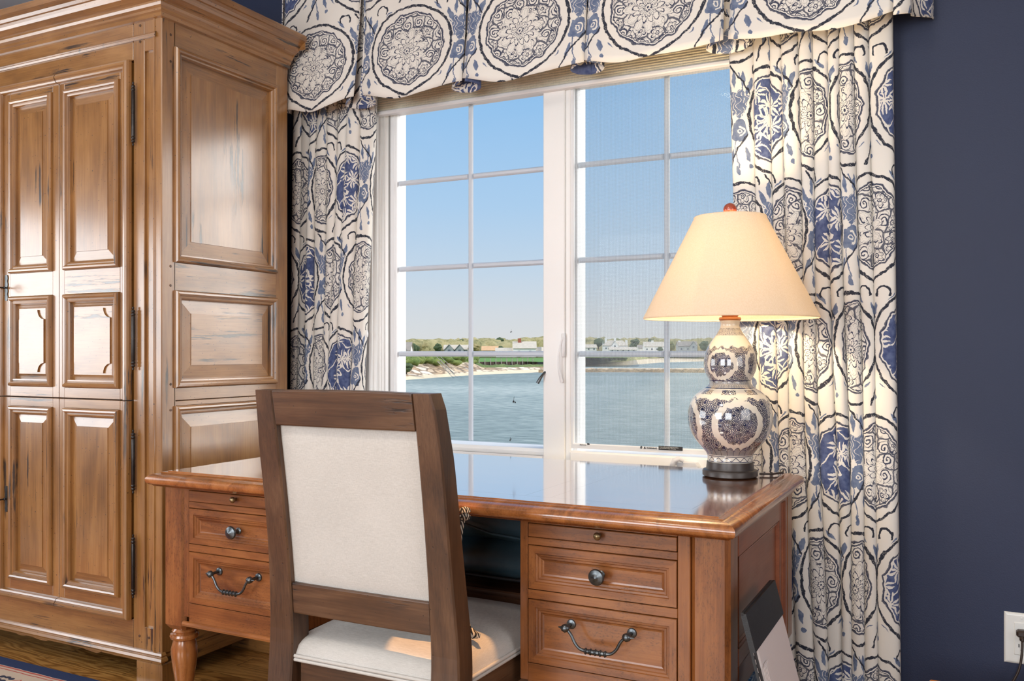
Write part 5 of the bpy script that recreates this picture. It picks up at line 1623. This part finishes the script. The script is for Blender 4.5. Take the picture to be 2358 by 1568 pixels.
# breakwater
bw_ = MB(); n = 230
for i in range(n):
    u = 1240+3.6*i; d0 = 266+.0*u+3*math.sin(u*.01); h = .95+.3*noise.noise(Vector((u*.08, 0, 0)))+.25*noise.noise(Vector((u*.4, 3, 0)))
    for dd, hh in ((-2.8, -.3), (-1.4, h*.55), (-.3, h), (.8, h), (2.4, -.3)):
        bw_.v.append(tuple(far(u, d0+dd+.5*noise.noise(Vector((u*.3, dd, 1))), ZS+hh)))
for i in range(n-1):
    for k in range(4): q = i*5+k; bw_.f.append((q, q+5, q+6, q+1)); bw_.m.append(0)
struct('breakwater', bw_, M['jetty'])
bw_ = MB()
for i in range(170):
    u = 1300+4.6*i; d0 = 300+.0*u; h = .62+.3*noise.noise(Vector((u*.09, 7, 0)))
    for dd, hh in ((-2.8, -.3), (-1.0, h), (1.0, h), (2.4, -.3)): bw_.v.append(tuple(far(u, d0+dd, ZS+hh)))
for i in range(169):
    for k in range(3): q = i*4+k; bw_.f.append((q, q+4, q+5, q+1)); bw_.m.append(0)
struct('breakwater', bw_, M['rock'])

# timber bulkhead with its railing posts
bh = empty('bulkhead', far(1165, 312, ZS), 'dark timber bulkhead with pale posts along the lawn by the water', 'seawall')
b = MB(); a = far(1103, 306, 0); c_ = far(1238, 322, 0)
n = 46
for i in range(n+1):
    t = i/n; p = a+(c_-a)*t; o_ = .25*(i % 2)
    for z in (ZS+.8, ZS+2.75): b.v.append((p.x, p.y-o_, z))
for i in range(n): q = i*2; b.f.append((q, q+2, q+3, q+1)); b.m.append(0)
b.build('plank_wall', M['piling'], bh)
for i in range(11):
    t = (i+.2)/11; p = a+(c_-a)*t
    MB().box(p.x-.12, p.x+.12, p.y-.75, p.y-.5, ZS+.3, ZS+3.9, .02).build('post', M['greywood'], bh)
# wooden stairs down to the beach
sw = empty('beach_stairs', far(1030, 215, ZS), 'grey wooden stairs leading down the stone bank to the beach', 'stairs')
p0 = far(1003, 238, ZS+4.6); p1 = far(1041, 207, ZS+1.0)
for off in (-.6, .6):
    MB().tube([p0+Vector((off, 0, 0)), p1+Vector((off, 0, 0))], .12, 6).build('stringer', M['greywood'], sw)
    MB().tube([p0+Vector((off, 0, 1.0)), p1+Vector((off, 0, 1.0))], .06, 6).build('handrail', M['greywood'], sw)
b = MB()
for i in range(16):
    p = p0+(p1-p0)*((i+.5)/16); MB().box(p.x-.6, p.x+.6, p.y-.15, p.y+.15, p.z, p.z+.06, 0).build('tread', M['greywood'], sw)

# houses
def house(label, u0, u1, vb, ve, vr, d, wall, roof, gables=(), chims=(), win_=True, hip=False, depth=9, cmat=None, par=None):
    """front between pixels u0..u1, base/eave/ridge heights read at distance d"""
    a = far(u0, d, 0); c_ = far(u1, d, 0); w = (c_-a).length; ux = (c_-a).normalized(); uy = Vector((-ux.y, ux.x, 0))
    zb_, ze, zr = zpix(vb, d)-.0, zpix(ve, d), zpix(vr, d)
    r_ = par or empty('house', (a.x+(c_-a).x/2, a.y+(c_-a).y/2, zb_), label, 'house')
    def P(x, y, z): return tuple(a+ux*x+uy*y+Vector((0, 0, z)))
    ws = MB()
    ws.add([P(0, 0, zb_-2), P(w, 0, zb_-2), P(w, depth, zb_-2), P(0, depth, zb_-2), P(0, 0, ze), P(w, 0, ze), P(w, depth, ze), P(0, depth, ze), P(0, depth/2, zr), P(w, depth/2, zr)],
           [(0, 1, 5, 4), (1, 2, 6, 5), (2, 3, 7, 6), (3, 0, 4, 7), (4, 8, 7), (5, 9, 6)])
    ws.build('walls', wall, r_)
    o = .35; hp_ = w*.18 if hip else -o
    rf = MB(); dz = (zr-ze)/(depth/2)*o
    rf.add([P(-o, -o, ze-dz), P(w+o, -o, ze-dz), P(w-hp_, depth/2, zr+.08), P(hp_, depth/2, zr+.08), P(-o, depth+o, ze-dz), P(w+o, depth+o, ze-dz)],
           [(0, 1, 2, 3), (5, 4, 3, 2)]+([(0, 3, 4), (1, 5, 2)] if hip else []))
    ro = rf.build('roof', roof, r_)
    md_ = ro.modifiers.new('t', 'SOLIDIFY'); md_.thickness = .2
    for (g0, g1, gt) in gables:
        x0, x1 = w*g0, w*g1; zt_ = zpix(gt, d)
        MB().add([P(x0, -1.2, zb_-1), P(x1, -1.2, zb_-1), P(x1, -1.2, ze), P((x0+x1)/2, -1.2, zt_), P(x0, -1.2, ze), P(x0, depth/2, ze), P(x1, depth/2, ze), P((x0+x1)/2, depth/2, zt_), P(x0, 0, zb_-1), P(x1, 0, zb_-1)],
                 [(0, 1, 2, 3, 4), (0, 4, 5, 8), (1, 2, 6, 9)]).build('gable', wall, r_)
        MB().add([P(x0-.3, -1.5, ze-.25), P((x0+x1)/2, -1.5, zt_+.1), P((x0+x1)/2, depth/2, zt_+.1), P(x0-.3, depth/2, ze-.25), P(x1+.3, -1.5, ze-.25), P(x1+.3, depth/2, ze-.25)],
                 [(0, 1, 2, 3), (4, 5, 2, 1)]).build('gable_roof', roof, r_)
        MB().add([P((x0+x1)/2-.6, -1.25, ze-1.6), P((x0+x1)/2+.6, -1.25, ze-1.6), P((x0+x1)/2+.6, -1.25, ze-.2), P((x0+x1)/2-.6, -1.25, ze-.2)], [(0, 1, 2, 3)]).build('window', M['hwin'], r_)
    for (cx_, ctop) in chims:
        x = w*cx_; zt_ = zpix(ctop, d)
        vv = [P(x-.7, depth*.4, ze), P(x+.7, depth*.4, ze), P(x+.7, depth*.6, ze), P(x-.7, depth*.6, ze), P(x-.7, depth*.4, zt_), P(x+.7, depth*.4, zt_), P(x+.7, depth*.6, zt_), P(x-.7, depth*.6, zt_)]
        MB().add(vv, [(0, 1, 5, 4), (1, 2, 6, 5), (2, 3, 7, 6), (3, 0, 4, 7), (4, 5, 6, 7)]).build('chimney', cmat or M['hwhite'], r_)
    if win_:
        n_ = max(2, int(w/3.2))
        for i in range(n_):
            x = w*(i+.5)/n_; h = ze-zb_
            for zz in ([.35] if h < 3.6 else [.2, .68]):
                z = zb_+h*zz
                MB().add([P(x-.5, -.04, z-.55), P(x+.5, -.04, z-.55), P(x+.5, -.04, z+.6), P(x-.5, -.04, z+.6)], [(0, 1, 2, 3)]).build('window', M['hwin'], r_)
    return r_
hw, hg = M['hwhite'], M['hgrey']
house('white gabled house cut by the left edge of the left window glass', 893, 943, 822, 806, 788, 268, hw, M['hroof_grey'], gables=((.25, .85, 787),), win_=True)
house('grey shingled house with two small gables among the trees, left pane', 1022, 1076, 812, 804, 794, 420, hg, M['hroof'], gables=((.05, .42, 793), (.5, .85, 793)))
house('low house with a tan roof, left of the large white house', 1110, 1148, 812, 806, 797, 400, hw, M['hroof_tan'], win_=False)
bigh = house('large white house with a red brick chimney and two low wings above the lawn', 1182, 1234, 832, 801, 786, 376, hw, M['hroof'], chims=((.28, 779),), cmat=M['brick'])
house('', 1142, 1190, 833, 815, 801, 374, hw, M['hroof'], par=bigh)
house('', 1226, 1290, 830, 813, 799, 378, hw, M['hroof'], par=bigh)
house('low tan cottage at the far left of the right hand pane', 1337, 1374, 806, 800, 793, 590, hw, M['hroof'])
mans = house('large white mansion with three white chimneys across the lagoon', 1390, 1446, 806, 795, 784, 600, hw, M['hroof'], chims=((.12, 778), (.5, 777), (.97, 783)), gables=((.3, .6, 785),), hip=True)
house('', 1404, 1466, 810, 805, 799, 592, hw, M['hroof'], par=mans)
house('grey roofed white house with one chimney, middle of the far shore', 1484, 1530, 808, 797, 787, 600, hw, M['hroof'], chims=((.45, 784),))
house('small white cottage left of the middle house on the far shore', 1470, 1488, 808, 801, 794, 610, hw, M['hroof_grey'], win_=False)
house('white house with a tall left chimney, nearest the table lamp', 1562, 1606, 808, 796, 786, 600, hg, M['hroof_grey'], chims=((.12, 784),), gables=((.6, .95, 786),))

# woods behind: one leafy mass nobody could count
def blob(mb_, c, r, rz, seed, n=9):
    m_ = max(5, n*2//3)
    b0 = len(mb_.v)
    for j in range(m_+1):
        ph = -PI/2+PI*j/m_
        for i in range(n):
            th = 2*PI*i/n
            v = Vector((math.cos(th)*math.cos(ph), math.sin(th)*math.cos(ph), math.sin(ph)))
            k = 1+.35*noise.noise(v*1.7+Vector((seed, seed*.7, 0)))+.18*noise.noise(v*4.3+Vector((seed, 0, 3)))
            mb_.v.append((c[0]+v.x*r*k, c[1]+v.y*r*k, c[2]+v.z*rz*k))
    for j in range(m_):
        for i in range(n):
            q = b0+j*n; mb_.f.append((q+i, q+(i+1) % n, q+n+(i+1) % n, q+n+i)); mb_.m.append(0)
rnd = random.Random(5)
wd = MB()
ridge = interp([(500, 783), (900, 782), (1000, 781), (1060, 780), (1125, 778), (1180, 782), (1250, 777), (1340, 777), (1420, 780), (1500, 777), (1560, 780), (1700, 781), (2100, 780)])
for i in range(900):
    u = rnd.uniform(560, 2080); d = rnd.uniform(430, 900) if u < 1300 else rnd.uniform(640, 1000)
    zt_ = zpix(ridge(u)+rnd.uniform(-1.5, 9), d)
    r = rnd.uniform(5, 9)
    top = min(zt_, ZS+5+rnd.uniform(7, 13)) if d < 600 else zt_
    c = far(u, d, top-r*.8)
    blob(wd, c, r, r*.8, i*1.3, 8)
wo = wd.build('woodland', M['woods'], None, smooth=180)
tag(wo, 'hazy spring woodland covering the low ridge across the water', 'woodland', kind='stuff')
wd = MB()
for i in range(420):
    u = rnd.uniform(600, 1095) if i % 8 else rnd.uniform(1262, 1440)
    if u < 1262: d = shore(u)+rnd.uniform(20, 60); z = ZS+rnd.uniform(3.2, 4.6)
    else: d = rnd.uniform(415, 560); z = ZS+rnd.uniform(2.6, 3.6)
    blob(wd, far(u, d, z), rnd.uniform(.9, 2.2), rnd.uniform(.5, 1.2), i*2.1, 8)
tag(wd.build('bank_shrubs', M['scrub'], None, smooth=180), 'scrubby green bushes along the top of the stone bank', 'shrubs', kind='stuff')
# trees that stand out
def tree(label, u, d, vt, vb, wpx, mat, seed):
    w = wpx*d/F/2; zt_, zb_ = zpix(vt, d), zpix(vb, d)
    base = far(u, d, zb_-.8)
    t = empty('tree', base, label, 'tree')
    g = MB(); r_ = random.Random(seed)
    h = zt_-zb_
    for k in range(16):
        a = r_.uniform(0, 2*PI); q = r_.uniform(0, .6); zz = r_.uniform(.30, .80)
        sh_ = (1-abs(zz-.5)*1.1)
        blob(g, (base.x+math.cos(a)*w*q*sh_, base.y+math.sin(a)*w*q*sh_, zb_+h*zz), w*r_.uniform(.3, .5), h*r_.uniform(.14, .24), seed+k, 9)
    blob(g, (base.x, base.y, zb_+h*.5), w*.62, h*.42, seed, 12)
    g.build('crown', mat, t, smooth=180)
    MB().tube([(base.x, base.y, zb_-1.5), (base.x, base.y, zb_+h*.4)], w*.09, 8).build('trunk', M['piling'], t)
T = [('dark round evergreen left of the grey gabled house', 1008, 330, 790, 812, 24, 'tree_dark'),
     ('dark bushy pine beside the white house at the left window edge', 952, 290, 789, 818, 34, 'tree_dark'),
     ('low dark shrub tree on the bank at the left window edge', 936, 205, 834, 860, 36, 'tree_dark'),
     ('wide dark treetop rising above the ridge, left window', 1150, 560, 776, 800, 34, 'tree_dark'),
     ('dark evergreen treetop against the sky left of the window bar', 1062, 560, 780, 800, 22, 'tree_dark'),
     ('dark tree between the tan roof and the white house', 1153, 385, 796, 812, 20, 'tree_dark'),
     ('olive tree behind the brick chimney house', 1182, 470, 782, 806, 22, 'tree_olive'),
     ('olive tree right of the brick chimney house', 1243, 470, 782, 806, 26, 'tree_olive'),
     ('tan budding tree in front of the woods, left of the grey house', 985, 430, 790, 812, 40, 'tree_tan'),
     ('tan budding tree between the grey house and the tan roof', 1092, 420, 791, 812, 40, 'tree_tan'),
     ('dark evergreen above the low tan cottage, right pane', 1378, 640, 778, 800, 34, 'tree_dark'),
     ('broad dark evergreen immediately right of the mansion', 1464, 640, 779, 806, 38, 'tree_dark'),
     ('dark tree in front of the middle house on the far shore', 1521, 585, 798, 810, 18, 'tree_dark'),
     ('dark evergreen left of the middle house on the far shore', 1497, 640, 780, 800, 16, 'tree_dark'),
     ('olive tree between the middle house and the house nearest the lamp', 1546, 630, 786, 808, 24, 'tree_olive'),
     ('dark evergreen beside the lamp side house on the far shore', 1622, 630, 784, 808, 28, 'tree_dark'),
     ('olive tree behind the mansion chimneys', 1418, 660, 778, 798, 30, 'tree_olive')]
for i, (lb_, u, d, vt, vb, w, m_) in enumerate(T): tree(lb_, u, d, vt, vb, w, M[m_], i*7+1)
